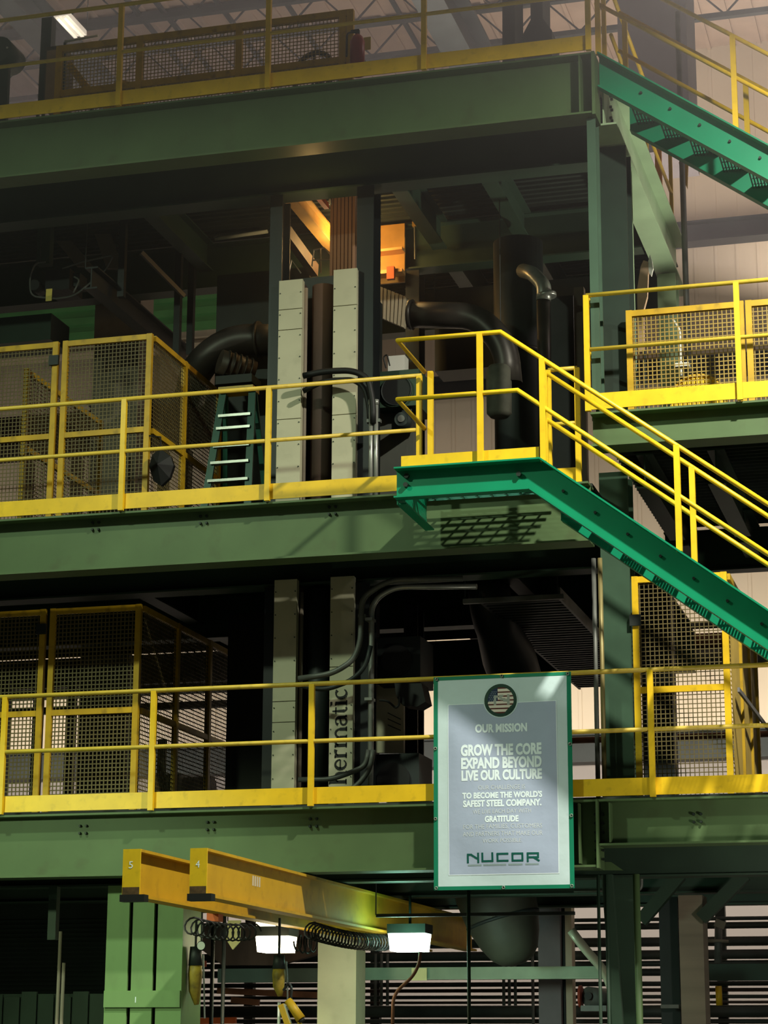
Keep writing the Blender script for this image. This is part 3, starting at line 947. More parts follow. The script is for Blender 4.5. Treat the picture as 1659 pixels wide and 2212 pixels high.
def strip(label, u0, u1, v, z0, z1, seams, Y=18.98):
    x0, x1 = P(u0, v, Y).x, P(u1, v, Y).x
    t = thing('insulation_cladding', label, 'panel', ((x0 + x1) / 2, Y, z0))
    zs = [z0] + [P((u0 + u1) / 2, s, Y).z for s in seams] + [z1]
    zs.sort()
    mb = MB()
    for a, b in zip(zs, zs[1:]):
        mb.box(x0, x1, Y, Y + 0.03, a + 0.004, b - 0.004)
    mb.box(x0 + 0.01, x1 - 0.01, Y + 0.03, Y + 0.1, z0, z1)
    build('cladding', mb, PANEL, t)
    mb = MB()
    z = z0 + 0.1
    while z < z1:
        for x in (x0 + 0.015, x1 - 0.015):
            mb.tube([(x, Y + 0.001, z), (x, Y - 0.007, z)], 0.006, 6)
        z += 0.22
    build('rivet_rows', mb, BOLT, t)
    return t, x0, x1


zt_ = P(690, 598, 18.98).z
strip('left pale insulated strip on the middle walkway', 599, 650, 850, ZF, zt_, (668, 712, 905))
strip('right pale insulated strip on the middle walkway', 718, 769, 850, ZF, zt_ + 0.06, (660, 895))
strip('left pale insulated strip on the lowest walkway', 589, 638, 1500, Z1 + 0.04, 5.95, (1515, 1560))
tm, mx0, mx1 = strip('right pale insulated strip on the lowest walkway, marked with vertical lettering', 711, 762, 1560, Z1 + 0.04, 5.95, (1440,))
# brown stained cladding between the strips, with a thin pale pipe beside it
for lab, u0, u1, v, z0, z1, up in (('brown stained furnace door between the pale strips on the middle walkway', 666, 716, 850, ZF, zt_, 656),
                                   ('dark stained furnace door between the pale strips on the lowest walkway', 657, 708, 1500, Z1 + 0.04, 5.9, 647)):
    Y = 19.12
    t = thing('furnace_door', lab, 'furnace door', P(690, v, Y))
    x0, x1 = P(u0, v, Y).x, P(u1, v, Y).x
    build('plate', MB().tube([((x0 + x1) / 2, Y + 0.1, z0), ((x0 + x1) / 2, Y + 0.1, z1 - 0.02)], (x1 - x0) / 2, 18), BROWN if v < 1000 else DARK, t)
    c = P(up, v, Y - 0.05).x
    build('pipe', MB().tube([(c, Y - 0.02, z0), (c, Y - 0.02, z1 - 0.06)], 0.02, 8), GREY, t, 'thin pale pipe')
    build('edge_channel', MB().box(c - 0.045, c - 0.025, Y - 0.03, Y + 0.1, z0, z1), BROWN, t)
# lettering on the strip, bold serif, reading upwards
def stroke(mb, pts, w, X0, Z0, s, Y):
    """poly stroke in letter units; letter x -> world z, letter y -> world -x"""
    for i in range(len(pts) - 1):
        (x1_, y1_), (x2_, y2_) = pts[i], pts[i + 1]
        w1 = w[i] if isinstance(w, list) else w
        w2 = w[i + 1] if isinstance(w, list) else w
        w1, w2 = w1 * 1.2 + 0.03, w2 * 1.2 + 0.03
        dx, dy = x2_ - x1_, y2_ - y1_
        L = math.hypot(dx, dy) or 1
        nx, ny = -dy / L, dx / L
        q = [(x1_ + nx * w1 / 2, y1_ + ny * w1 / 2), (x1_ - nx * w1 / 2, y1_ - ny * w1 / 2), (x2_ - nx * w2 / 2, y2_ - ny * w2 / 2), (x2_ + nx * w2 / 2, y2_ + ny * w2 / 2)]
        pr = [(X0 - y * s, Z0 + x * s) for x, y in q]
        mb.prism(pr, Y - 0.003, Y)


def arc(cx, cy_, rx, ry, a0, a1, n=9):
    return [(cx + rx * math.cos(math.radians(a0 + (a1 - a0) * k / n)), cy_ + ry * math.sin(math.radians(a0 + (a1 - a0) * k / n))) for k in range(n + 1)]


TH, TK = 0.055, 0.19
GL = {
    'h': (1.15, [([(0.2, 0), (0.2, 1.45)], TK), ([(0.0, 0.03), (0.42, 0.03)], .06), ([(0.02, 1.43), (0.2, 1.43)], .06), (arc(0.55, 0.6, 0.34, 0.36, 165, 0), [.05, .06, .08, .1, .12, .14, .16, .18, .19, .19]), ([(0.89, 0.6), (0.89, 0)], TK), ([(0.7, 0.03), (1.1, 0.03)], .06)]),
    'e': (0.98, [(arc(0.48, 0.5, 0.38, 0.46, 5, 325, 16), [.05, .08, .1, .1, .1, .12, .16, .19, .2, .19, .17, .14, .12, .1, .08, .06, .05]), ([(0.12, 0.53), (0.86, 0.53)], .06)]),
    'r': (0.85, [([(0.2, 0), (0.2, 1)], TK), ([(0.0, 0.03), (0.45, 0.03)], .06), ([(0.02, 0.97), (0.2, 0.97)], .06), (arc(0.55, 0.62, 0.32, 0.33, 165, 60, 6), [.05, .07, .1, .13, .16, .2, .2])]),
    'm': (1.75, [([(0.2, 0), (0.2, 1)], TK), ([(0.0, 0.03), (0.42, 0.03)], .06), ([(0.02, 0.97), (0.2, 0.97)], .06), (arc(0.53, 0.6, 0.33, 0.36, 165, 0), .12), ([(0.86, 0.6), (0.86, 0)], TK), ([(0.68, 0.03), (1.06, 0.03)], .06), (arc(1.2, 0.6, 0.33, 0.36, 165, 0), .12), ([(1.53, 0.6), (1.53, 0)], TK), ([(1.34, 0.03), (1.74, 0.03)], .06)]),
    'a': (1.0, [(arc(0.45, 0.68, 0.3, 0.28, 165, 0), [.2, .16, .1, .07, .07, .08, .1, .14, .18, .19]), ([(0.75, 0.68), (0.75, 0.1), (0.95, 0.05)], [TK, TK, .06]), (arc(0.42, 0.28, 0.3, 0.26, 75, 320, 10), .11), ([(0.45, 0.54), (0.75, 0.6)], .07)]),
    't': (0.68, [([(0.28, 1.25), (0.28, 0.2)], [.06, TK]), (arc(0.46, 0.2, 0.18, 0.17, 180, 320, 5), .1), ([(0.05, 0.95), (0.6, 0.95)], .07)]),
    'i': (0.55, [([(0.25, 0), (0.25, 1)], TK), ([(0.04, 0.03), (0.48, 0.03)], .06), ([(0.06, 0.97), (0.25, 0.97)], .06), ([(0.25, 1.25), (0.25, 1.43)], .2)]),
    'c': (0.92, [(arc(0.5, 0.5, 0.38, 0.46, 45, 325, 14), [.2, .16, .1, .08, .1, .13, .17, .2, .2, .19, .16, .13, .1, .08, .06])]),
}
Yl = 18.98
zs0 = P(740, 1694, Yl).z
zs1 = P(740, 1487, Yl).z
xl = P(749, 1600, Yl).x          # base line
tot = sum(GL[c_][0] for c_ in 'hermatic')
sc_ = (zs1 - zs0) / tot
z_ = zs0
mb = MB()
for c_ in 'hermatic':
    for pts, w in GL[c_][1]:
        stroke(mb, pts, w, xl, z_, sc_ * 1.0, Yl)
    z_ += GL[c_][0] * sc_
build('lettering', mb, BLACK, tm)

# hoses and conduits
def hose(label, pts, Y, r, mt, rad=0.25, cat='hose', name='hose', n=10):
    q = [P(u, v, Y if not isinstance(Y, (list, tuple)) else Y[i]) for i, (u, v) in enumerate(pts)]
    return solo(name, MB().tube(fillet(q, rad, 8), r, n), mt, label, cat)


hose('black hose arching over the brown furnace door, upper one', ((655, 812), (700, 802), (760, 800), (795, 815), (806, 870), (806, 915)), 18.78, 0.03, BLACK)
hose('black hose arching over the brown furnace door, lower one', ((655, 845), (700, 822), (765, 820), (788, 838), (797, 875), (799, 915)), 18.84, 0.026, BLACK)
for k, u in enumerate((801, 812)):
    c = P(u, 1000, 18.8)
    t = thing('conduit', 'shiny vertical conduit on the middle walkway right of the pale strips, %s one' % ('left', 'right')[k], 'conduit', (c.x, 18.8, ZF))
    build('pipe', MB().tube([(c.x, 18.8, ZF), (c.x, 18.8, P(u, 865, 18.8).z)], 0.021, 10), GALV, t)
    zc = P(u, 868, 18.8).z
    build('coupling', MB().tube([(c.x, 18.8, zc - 0.03), (c.x, 18.8, zc + 0.02)], 0.026, 10), GALV, t)
    build('clamp', MB().box(c.x - 0.04, c.x + 0.04, 18.79, 18.85, P(u, 912, 18.8).z, P(u, 905, 18.8).z), DULLPIPE, t)
# lowest deck conduits: come down from the ceiling, sweep to the doors
hose('galvanised conduit bending down from the lowest deck ceiling beside the lettered strip', ((1030, 1267), (850, 1268), (803, 1300), (802, 1450), (801, 1600), (800, 1710)), 18.8, 0.026, GALV, 0.25, 'conduit', 'conduit')
hose('dull conduit bending from the ceiling of the lowest deck, inner one', ((1000, 1250), (840, 1252), (783, 1290), (780, 1330), (779, 1385), (765, 1425), (720, 1455), (645, 1466)), 18.72, 0.026, DULLPIPE, 0.3, 'conduit', 'conduit')
hose('dark hose from the conduit to the furnace door, under the upper rail', ((801, 1395), (790, 1440), (760, 1470), (700, 1492), (645, 1480)), 18.70, 0.022, DARK)
hose('dark hose sweeping across the foot of the lettered strip, upper one', ((797, 1620), (790, 1655), (760, 1668), (715, 1684), (645, 1684)), 18.74, 0.024, DULLPIPE)
hose('dark hose sweeping down to the toe board right of the lettered strip', ((806, 1620), (800, 1660), (775, 1695), (745, 1712)), 18.72, 0.024, DULLPIPE)
for k, (u, v) in enumerate(((782, 1328), (797, 1335), (796, 1508))):
    c = P(u, v, 18.7)
    solo('pipe_clamp', MB().box(c.x - 0.05, c.x + 0.02, 18.74, 18.86, c.z - 0.012, c.z + 0.014), GALV, 'small bright pipe clamp on the conduits, %s' % ('upper left one', 'upper right one', 'one beside the lettering')[k], 'clamp')

# stepladder
Y = 20.0
t = thing('stepladder', 'green stepladder with yellow top on the middle walkway', 'ladder', (P(500, 1050, Y).x, Y, ZF))
tx0, tx1 = P(482, 850, Y).x, P(545, 850, Y).x
bx0, bx1 = P(449, 1055, Y).x, P(552, 1050, Y).x
zt_ = P(510, 848, Y).z
FG = mat('ladder_green', S(28, 92, 76), 0.45)
for x0, x1 in ((bx0, tx0), (bx1, tx1)):
    build('side_rail', MB().bar((x0, Y - 0.25, ZF), (x1, Y, zt_), 0.025, 0.075, (1, 0, 0)), FG, t)
    build('rear_leg', MB().bar((x0, Y + 0.55, ZF), (x1, Y + 0.08, zt_), 0.025, 0.05, (1, 0, 0)), FG, t)
for v in (900, 928, 968, 1005, 1045):
    z = P(510, v, Y).z
    f = (z - ZF) / (zt_ - ZF)
    build('step', MB().box(bx0 + (tx0 - bx0) * f, bx1 + (tx1 - bx1) * f, Y - 0.25 * (1 - f) - 0.04, Y - 0.25 * (1 - f) + 0.04, z - 0.015, z + 0.012), GALV, t)
build('top_cap', MB().box(tx0 - 0.03, tx1 + 0.03, Y - 0.07, Y + 0.13, zt_, zt_ + 0.05), YEL, t)
# hanging black bag
Y = 18.93
c = P(350, 1010, Y)
pts = [(326, 1010), (333, 985), (350, 972), (372, 988), (379, 1008), (370, 1035), (352, 1052), (336, 1042)]
mb = MB()
poly = [(P(u, v, Y).x, P(u, v, Y).z) for u, v in pts]
bm = mb.bm
fr_ = [bm.verts.new((x, 18.88, z)) for x, z in poly]; bk = [bm.verts.new((x, 18.93, z)) for x, z in poly]
cf = bm.verts.new((c.x, 18.80, c.z)); cb = bm.verts.new((c.x, 18.945, c.z))
for k in range(8):
    j = (k + 1) % 8
    bm.faces.new((fr_[k], fr_[j], cf)); bm.faces.new((bk[j], bk[k], cb)); bm.faces.new((fr_[k], bk[k], bk[j], fr_[j]))
t = thing('hanging_bag', 'black bag hanging on the mesh cage of the middle walkway', 'bag', (c.x, Y, c.z - 0.2))
build('sack', mb, BLACK, t)
q = P(350, 972, Y)
build('cord', MB().tube([(q.x, 18.9, q.z - 0.03), (q.x - 0.03, 18.96, q.z + 0.14), (P(319, 900, YC_MID).x, 18.965, q.z + 0.17)], 0.008, 6), BLACK, t)

# dark elbow duct and blower left of the strips
YD = 20.7
t = thing('elbow_duct', 'sooty elbow duct left of the pale strips on the middle walkway', 'duct', P(500, 830, YD))
build('duct', MB().tube(fillet([P(600, 735, YD), P(500, 733, YD), P(425, 790, YD), P(410, 860, YD + 0.3)], 0.25), 0.17, 18), DUCT, t)
c = P(512, 790, 20.45)
build('flange', MB().disc(P(560, 734, YD), (1, 0, 0), 0.2, 0.03), DUCT, t)
t = thing('blower_motor', 'dirty blower motor below the elbow duct', 'motor', (c.x, 20.45, c.z - 0.2))
build('body', MB().tube([c + V((-0.16, -0.1, 0.03)), c + V((0.14, 0.12, -0.05))], 0.13, 16), mat('oily_metal', S(78, 68, 60), 0.5, 0.2, var=0.25, scale=6), t)
mb = MB()
for k in range(5):
    mb.disc(c + V((-0.1 + 0.05 * k, -0.06 + 0.037 * k, 0.015 - 0.013 * k)), (0.3, 0.22, -0.08), 0.145, 0.012, 16)
build('cooling_fins', mb, DUCT, t)
build('base', MB().box(c.x - 0.2, c.x + 0.2, 20.35, 20.65, c.z - 0.22, c.z - 0.13), DARK, t)

# fan unit right of the black column
t = thing('fan_unit', 'dark green box fan with round black mouth on the middle walkway', 'fan', P(855, 900, 19.4))
build('box', boxpx(814, 800, 905, 878, 19.4, 0.5), DKGREEN, t)
build('fan_mouth', MB().disc(P(856, 843, 19.39), (0, 1, 0), 0.145, 0.03, 24), BLACK, t)
build('guard_ring', MB().ring(P(856, 843, 19.37), (0, 1, 0), 0.15, 0.008), DARK, t)
c = P(870, 908, 19.3)
t = thing('small_motor', 'small round motor under the box fan on the middle walkway', 'motor', (c.x, 19.3, c.z - 0.1))
build('drum', MB().tube([c + V((0, -0.05, 0)), c + V((0, 0.22, 0))], 0.07, 16), DARK, t)
build('cap', MB().disc(c + V((0, -0.055, 0)), (0, 1, 0), 0.035, 0.02), DULLPIPE, t)
build('bracket', MB().box(c.x - 0.05, c.x + 0.05, 19.45, 19.52, c.z, P(855, 877, 19.4).z), DARK, t)
t = thing('grey_cabinet', 'dim grey cabinet under the box fan on the middle walkway', 'cabinet', P(850, 1040, 19.6))
build('body', MB().box(P(814, 980, 19.6).x, P(893, 980, 19.6).x, 19.6, 19.9, ZF, P(850, 885, 19.6).z), mat('dim_grey_paint', S(70, 72, 66), 0.6), t)
build('door', MB().box(P(822, 980, 19.6).x, P(880, 980, 19.6).x, 19.588, 19.6, ZF + 0.1, P(850, 935, 19.6).z), mat('dim_grey_paint', S(70, 72, 66)), t)
solo('white_box', MB().box(P(838, 780, 19.7).x, P(874, 780, 19.7).x, 19.7, 19.85, P(855, 800, 19.4).z, P(855, 768, 19.7).z), WHITE, 'small white box on top of the box fan', 'box')
c0 = P(842, 776, 19.6)
solo('cable', MB().tube(fillet([P(834, 795, 19.6), P(828, 772, 19.6), P(836, 765, 19.6), P(842, 790, 19.6)], 0.04), 0.008, 6), BLACK, 'black cable loop left of the small white box', 'cable')
# ribbed light sheet
Y = 20.8
mb = MB()
n = 9
tl, tr, bl, br = P(804, 612, Y), P(880, 642, Y), P(804, 678, Y), P(874, 708, Y)
for k in range(n):
    f0, f1 = k / n, (k + 0.72) / n
    mb.poly8([bl.lerp(br, f0), bl.lerp(br, f1), bl.lerp(br, f1) + V((0, .03, 0)), bl.lerp(br, f0) + V((0, .03, 0)),
              tl.lerp(tr, f0), tl.lerp(tr, f1), tl.lerp(tr, f1) + V((0, .03, 0)), tl.lerp(tr, f0) + V((0, .03, 0))])
mb.poly8([bl + V((0, .03, 0)), br + V((0, .03, 0)), br + V((0, .05, 0)), bl + V((0, .05, 0)), tl + V((0, .03, 0)), tr + V((0, .03, 0)), tr + V((0, .05, 0)), tl + V((0, .05, 0))])
solo('ribbed_sheet', mb, BEIGE, 'pale ribbed sheet leaning between black column and sooty duct', 'sheet')
# sooty horizontal duct with elbow, vertical stack
YD = 20.3
t = thing('elbow_duct', 'long sooty duct bending down behind the stair landing', 'duct', P(1000, 700, YD))
build('duct', MB().tube(fillet([P(884, 680, YD), P(1030, 682, YD), P(1092, 745, YD), P(1100, 830, YD)], 0.2), 0.135, 20), DUCT, t)
build('flange', MB().tube([P(884, 680, YD), P(892, 680, YD)], 0.158, 20), DUCT, t)
t = thing('exhaust_stack', 'tall black exhaust stack behind the stair landing', 'stack', P(1120, 980, 20.9))
c = P(1122, 800, 20.9)
build('shell', MB().tube([(c.x, 20.9, ZF), (c.x, 20.9, 9.85)], 0.26, 24), DARK, t)
for z in (7.4, 8.6):
    build('band', MB().tube([(c.x, 20.9, z), (c.x, 20.9, z + 0.05)], 0.275, 24), DUCT, t)
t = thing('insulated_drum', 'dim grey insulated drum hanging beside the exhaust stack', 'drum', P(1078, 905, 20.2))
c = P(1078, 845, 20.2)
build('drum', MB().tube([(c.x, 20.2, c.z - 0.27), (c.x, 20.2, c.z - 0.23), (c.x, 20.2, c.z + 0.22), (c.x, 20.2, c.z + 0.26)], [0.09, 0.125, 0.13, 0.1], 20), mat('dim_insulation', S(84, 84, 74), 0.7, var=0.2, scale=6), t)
t = thing('steel_pipe', 'vertical dark pipe with bright elbow right of the exhaust stack', 'pipe', P(1178, 800, 20.2))
build('pipe', MB().tube([P(1178, 960, 20.2), P(1174, 650, 20.2)], 0.07, 16), DUCT, t)
build('elbow', MB().tube(fillet([P(1174, 650, 20.2), P(1176, 618, 20.2), P(1150, 590, 20.3), P(1130, 585, 20.6)], 0.1), 0.075, 16), GALV, t)
build('flange_ring', MB().tube([P(1182, 642, 20.2), P(1181, 634, 20.2)], 0.095, 18), GALV, t)
solo('slate_sheet', MB().box(P(1186, 900, 20.6).x, P(1243, 900, 20.6).x, 20.6, 20.7, ZF, P(1210, 640, 20.6).z), mat('dim_slate_panel', S(70, 68, 72), 0.6), 'slate grey panel behind the short handrail piece', 'panel')
solo('brown_strip_post', MB().box(P(1244, 900, 20.5).x, P(1266, 900, 20.5).x, 20.5, 20.6, ZF, P(1250, 620, 20.5).z), mat('dim_brown_paint', S(74, 62, 52), 0.7), 'dim brown post left of the raised side platform', 'post')
solo('dark_duct', MB().box(P(905, 580, 21.5).x, P(1250, 580, 21.5).x, 22.2, 22.6, 8.95, 9.9), DARK, 'dark overhead duct below the top deck above the sooty duct', 'duct')

# warm lit opening under the top deck
WARM = mat('lamplit_ochre', S(176, 132, 62), 0.6, var=0.15)  # ochre holds the sodium light falling on the beam and girder web
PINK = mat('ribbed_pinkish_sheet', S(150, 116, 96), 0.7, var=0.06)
Y = 19.75
mb = MB()
x0, x1 = P(714, 520, Y).x, P(770, 520, Y).x
for k in range(7):
    xx = x0 + (x1 - x0) * k / 7
    mb.box(xx, xx + (x1 - x0) / 9, Y - 0.02, Y, P(740, 597, Y).z, 10.5)
mb.box(x0, x1, Y, Y + 0.03, P(740, 597, Y).z, 10.5)
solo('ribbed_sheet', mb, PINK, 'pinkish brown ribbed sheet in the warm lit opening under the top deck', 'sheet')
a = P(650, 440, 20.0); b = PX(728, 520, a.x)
solo('warm_lit_beam', MB().ibeam((a.x, 19.5, a.z), (a.x, 21.5, a.z), 0.2, 0.12), WARM, 'ochre beam running back in the warm lit opening', 'beam')
c = P(612, 520, 19.6)
solo('brown_strip_post', MB().box(P(607, 520, 19.7).x, P(617, 520, 19.7).x, 19.7, 19.75, P(612, 600, 19.7).z, 10.3), TAN, 'narrow tan strip at the left of the warm lit opening', 'post')
solo('brown_beam', MB().bar(P(618, 500, 20.1), P(680, 585, 21.0), 0.08, 0.14), BROWN, 'brown sloping beam in the warm lit opening', 'beam')
t = thing('thin_pipework', 'thin pale pipe frame above the brown furnace door', 'pipe frame', P(660, 600, 19.9))
for pts in (((622, 600), (630, 562), (650, 590)), ((674, 575), (678, 540), (700, 535), (716, 550)), ((693, 590), (692, 536)), ((676, 562), (714, 560))):
    build('pipe', MB().tube([P(u, v, 19.9) for u, v in pts], 0.008, 6), GALV, t)
c = P(690, 432, 19.75)
t = thing('lamp_bracket', 'small orange bracket with pale lamp under the top deck girder', 'bracket', (c.x, 19.75, c.z - 0.1))
build('arm', MB().bar(P(680, 415, 19.5), P(706, 446, 19.9), 0.05, 0.06), ORANGE, t)
build('lamp_tip', MB().tube([P(713, 430, 19.7), P(713, 442, 19.7)], 0.015, 8), WHITE, t)
Y = 21.5
solo('lit_web_sheet', boxpx(800, 486, 874, 612, Y, 0.03), WARM, 'ochre lit girder web seen between the black columns under the top deck', 'panel')  # added sheet, tinted like the girder web under sodium light
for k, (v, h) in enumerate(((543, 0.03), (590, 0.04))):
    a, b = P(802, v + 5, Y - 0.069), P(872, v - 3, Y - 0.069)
    solo('lit_flange', MB().bar(a, b, 0.14, h), mat('lit_flange_ochre', S(214, 160, 96), 0.5), 'lit beam flange across the ochre lit web, %s one' % ('upper', 'lower')[k], 'beam')  # warm lamplight mixed into the flange colour
solo('orange_bracket', boxpx(835, 575, 851, 602, Y - 0.188, 0.05), ORANGE, 'orange bracket on the lower lit flange of the ochre lit web', 'bracket')
c = P(896, 484, 21.4)
t = thing('pipe_hanger', 'thin pipe hanger under the top deck right of the ochre lit web', 'hanger', (c.x, 21.4, c.z - 0.6))
build('rod', MB().tube([P(897, 560, 21.3), P(896, 470, 21.3)], 0.012, 6), DULLPIPE, t)
build('clip', boxpx(890, 478, 904, 488, 21.28, 0.04), mat('brass_clip', S(176, 140, 70), 0.4, 0.4), t)

# ================================================================== raised side platform
ZP = Z2R + 0.035
Y = 18.62
xa, xb = P(1361, 760, Y).x, P(1603, 740, Y).x
ztp = P(1500, 660, Y).z
mesh_guard('yellow mesh guard behind the raised side platform rail, before the wheel guard', (xa, Y), (xb, Y), ZP, ztp, [0, 1], [ztp - 0.03, ZP + 0.03], wire=0.009)
mesh_guard('yellow mesh guard at the right edge of the raised side platform', (xb + 0.07, Y), (xb + 1.6, Y), ZP, ztp, [0, 1], [ztp - 0.03, ZP + 0.03], wire=0.009)
round_guard('round yellow wheel guard behind the mesh of the raised side platform', 1508, 868, 18.66, 0.25)
t = thing('wrapped_post', 'pale tan wrapped shape standing behind the raised side platform mesh', 'post', P(1387, 760, 20.4))
Y = 20.4
build('wrap', MB().prism([(P(u, v, Y).x, P(u, v, Y).z) for u, v in ((1379, 760), (1376, 625), (1384, 575), (1390, 562), (1401, 566), (1398, 640), (1390, 670), (1391, 760))], Y, Y + 0.06), mat('tan_wrap', S(176, 146, 120), 0.7), t)
build('top_flag', MB().prism([(P(u, v, Y).x, P(u, v, Y).z) for u, v in ((1400, 566), (1404, 549), (1408, 562), (1411, 580), (1407, 596), (1402, 590))], Y, Y + 0.03), WHITE, t)
hose('thin white conduit with a foot bracket behind the side platform mesh', ((1453, 690), (1469, 712), (1471, 790), (1472, 815)), 19.4, 0.011, WHITE, 0.05, 'conduit', 'conduit')
solo('foot_bracket', boxpx(1456, 783, 1488, 791, 19.36, 0.1), WHITE, 'small pale bracket on the thin white conduit', 'bracket')

# ================================================================== lowest walkway equipment
ZG = Z1 + 0.035
YC = 18.98
xa, xb, xc = P(-120, 1500, YC).x, P(97, 1520, YC).x, P(294, 1520, YC).x
ztp = P(200, 1311, YC).z
zmid = P(150, 1539, YC).z
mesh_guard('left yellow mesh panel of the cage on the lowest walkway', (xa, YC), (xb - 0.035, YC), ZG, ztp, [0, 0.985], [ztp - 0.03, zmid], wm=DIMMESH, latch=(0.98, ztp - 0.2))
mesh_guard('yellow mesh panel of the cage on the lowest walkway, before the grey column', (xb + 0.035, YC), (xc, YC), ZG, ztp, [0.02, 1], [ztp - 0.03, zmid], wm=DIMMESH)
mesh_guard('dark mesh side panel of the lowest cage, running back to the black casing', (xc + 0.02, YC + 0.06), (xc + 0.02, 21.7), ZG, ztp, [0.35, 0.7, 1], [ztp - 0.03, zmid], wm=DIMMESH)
for k, (v, h) in enumerate(((1478, 0.05), (1535, 0.04))):
    z = P(90, v, 24.4).z
    solo('dark_rail', MB().box(-16, -7.5, 24.4, 24.5, z - h, z + h), DARK, 'dark rail at the rear of the lowest cage, %s one' % ('upper', 'lower')[k], 'rail')
for k, u in enumerate((8, 78, 150)):
    c = P(u, 1560, 23.2)
    solo('dark_post', MB().box(c.x - 0.05, c.x + 0.05, 23.2, 23.3, ZG, 5.9), DARK, 'black post at the rear of the lowest cage, %s from the left' % ('first', 'second', 'third')[k], 'post', 'black posts at the rear of the lowest deck')
t = thing('pump_set', 'dark pump set standing behind the lowest cage side panel', 'pump', P(385, 1720, 22.2))
c = P(385, 1705, 22.2)
build('casing', MB().tube([c + V((-0.25, 0, 0)), c + V((0.05, 0, 0))], 0.17, 16), DARK, t)
build('motor', MB().tube([c + V((0.08, 0, 0)), c + V((0.4, 0, 0))], 0.13, 16), DARK, t)
build('inlet_pipe', MB().tube([c + V((-0.2, 0, 0.15)), c + V((-0.2, 0, 0.55))], 0.05, 10), DULLPIPE, t)
build('base_frame', MB().box(c.x - 0.35, c.x + 0.45, 22.0, 22.4, ZG, c.z - 0.1), DARK, t)
# fan unit, device with cable, ribbed hatch
t = thing('fan_unit', 'black box fan with round mouth on the lowest walkway right of the conduits', 'fan', P(860, 1480, 19.4))
build('box', boxpx(815, 1376, 908, 1476, 19.45, 0.5), DARK, t)
build('fan_mouth', MB().disc(P(857, 1427, 19.44), (0, 1, 0), 0.15, 0.03, 24), BLACK, t)
t = thing('fan_unit', 'black lower box fan behind the toe board right of the conduits', 'fan', P(860, 1710, 19.4))
build('box', boxpx(811, 1628, 905, 1722, 19.45, 0.5), DARK, t)
build('fan_mouth', MB().disc(P(850, 1685, 19.44), (0, 1, 0), 0.16, 0.03, 24), BLACK, t)
Y = 19.7
mb = MB().prism([(P(u, v, Y).x, P(u, v, Y).z) for u, v in ((812, 1482), (853, 1482), (872, 1520), (872, 1626), (812, 1626))], Y, Y + 0.05)
t = thing('access_hatch', 'pale access hatch with slanting grooves above the lower box fan', 'hatch', P(845, 1626, Y))
build('plate', mb, BEIGE, t)
for k in range(3):
    a, b = P(838, 1540 + k * 13, Y), P(866, 1554 + k * 12, Y)
    build('groove', MB().bar(a + V((0, -0.004, 0)), b + V((0, -0.004, 0)), 0.012, 0.008), DARK, t)
Y = 19.2
t = thing('limit_switch', 'black angular device on the column, with a hanging cable loop', 'switch box', P(885, 1530, Y))
build('body', MB().prism([(P(u, v, Y).x, P(u, v, Y).z) for u, v in ((852, 1476), (910, 1476), (914, 1492), (919, 1516), (900, 1527), (868, 1522), (856, 1505))], Y, Y + 0.25), BLACK, t)
build('cable', MB().tube(fillet([P(820, 1513, Y - .02), P(838, 1514, Y - .02), P(855, 1530, Y - .02), P(862, 1524, Y - .02), P(863, 1505, Y - .02)], 0.06), 0.011, 6), BLACK, t)
# cable tray with hanger rods
Y0 = 19.45
a, b = P(1037, 1300, Y0), P(1207, 1289, Y0)
zt_ = (a.z + b.z) / 2
t = thing('cable_tray', 'wide dark cable tray hung under the middle deck, running back', 'cable tray', ((a.x + b.x) / 2, Y0, zt_ - 0.1))
build('front_bar', MB().box(a.x - 0.16, b.x + 0.05, Y0 - 0.03, Y0 + 0.02, zt_ - 0.02, zt_ + 0.025), DULLPIPE, t)
for x, nm in ((a.x, 'side_rail'), (b.x, 'side_rail')):
    build(nm, MB().box(x - 0.012, x + 0.012, Y0 + 0.02, 24.6, zt_ - 0.01, zt_ + 0.1), DULLPIPE if x > a.x else DARK, t)
mb = MB()
for k in range(40):
    y = Y0 + 0.1 + k * 0.125
    mb.box(a.x + 0.012, b.x - 0.012, y, y + 0.05, zt_ - 0.01, zt_ + 0.015)
mb.box(a.x + 0.012, b.x - 0.012, Y0 + 0.05, 24.6, zt_ + 0.015, zt_ + 0.05)
build('rungs', mb, DARK, t)
for k, (u, v) in enumerate(((1004, 1225), (1203, 1218))):
    c = P(u, v, Y0)
    build('hanger_rod', MB().tube([(c.x, Y0, zt_), (c.x, Y0, 5.95)], 0.008, 6), DARK, t)
    build('rod_plate', MB().box(c.x - 0.025, c.x + 0.025, Y0 - 0.02, Y0 - 0.01, c.z - 0.03, c.z + 0.03), LITGREEN, t)
# dark flue duct going down behind the banner
t = thing('flue_duct', 'fat black flue duct slanting down behind the banner on the lowest deck', 'duct', P(1120, 1460, 19.9))
build('duct', MB().tube(fillet([P(1052, 1235, 20.3), P(1062, 1330, 20.4), P(1122, 1475, 21.5), P(1132, 1725, 21.5)], 0.5), [0.2] + [0.21] * 7 + [0.27] * 8, 20), DARK, t)
# conduits beside the column
for k, (u, mt) in enumerate(((1289, DULLPIPE), (1303, mat('brassy_conduit', S(140, 128, 84), 0.45, 0.3)))):
    c = P(u, 1550, 18.62)
    solo('conduit', MB().tube([(c.x, 18.62, ZG), (c.x, 18.62, 5.9)], 0.021, 10), mt, 'vertical conduit beside the dark column at the right of the banner, %s' % ('grey one', 'brass tinted one')[k], 'conduit')
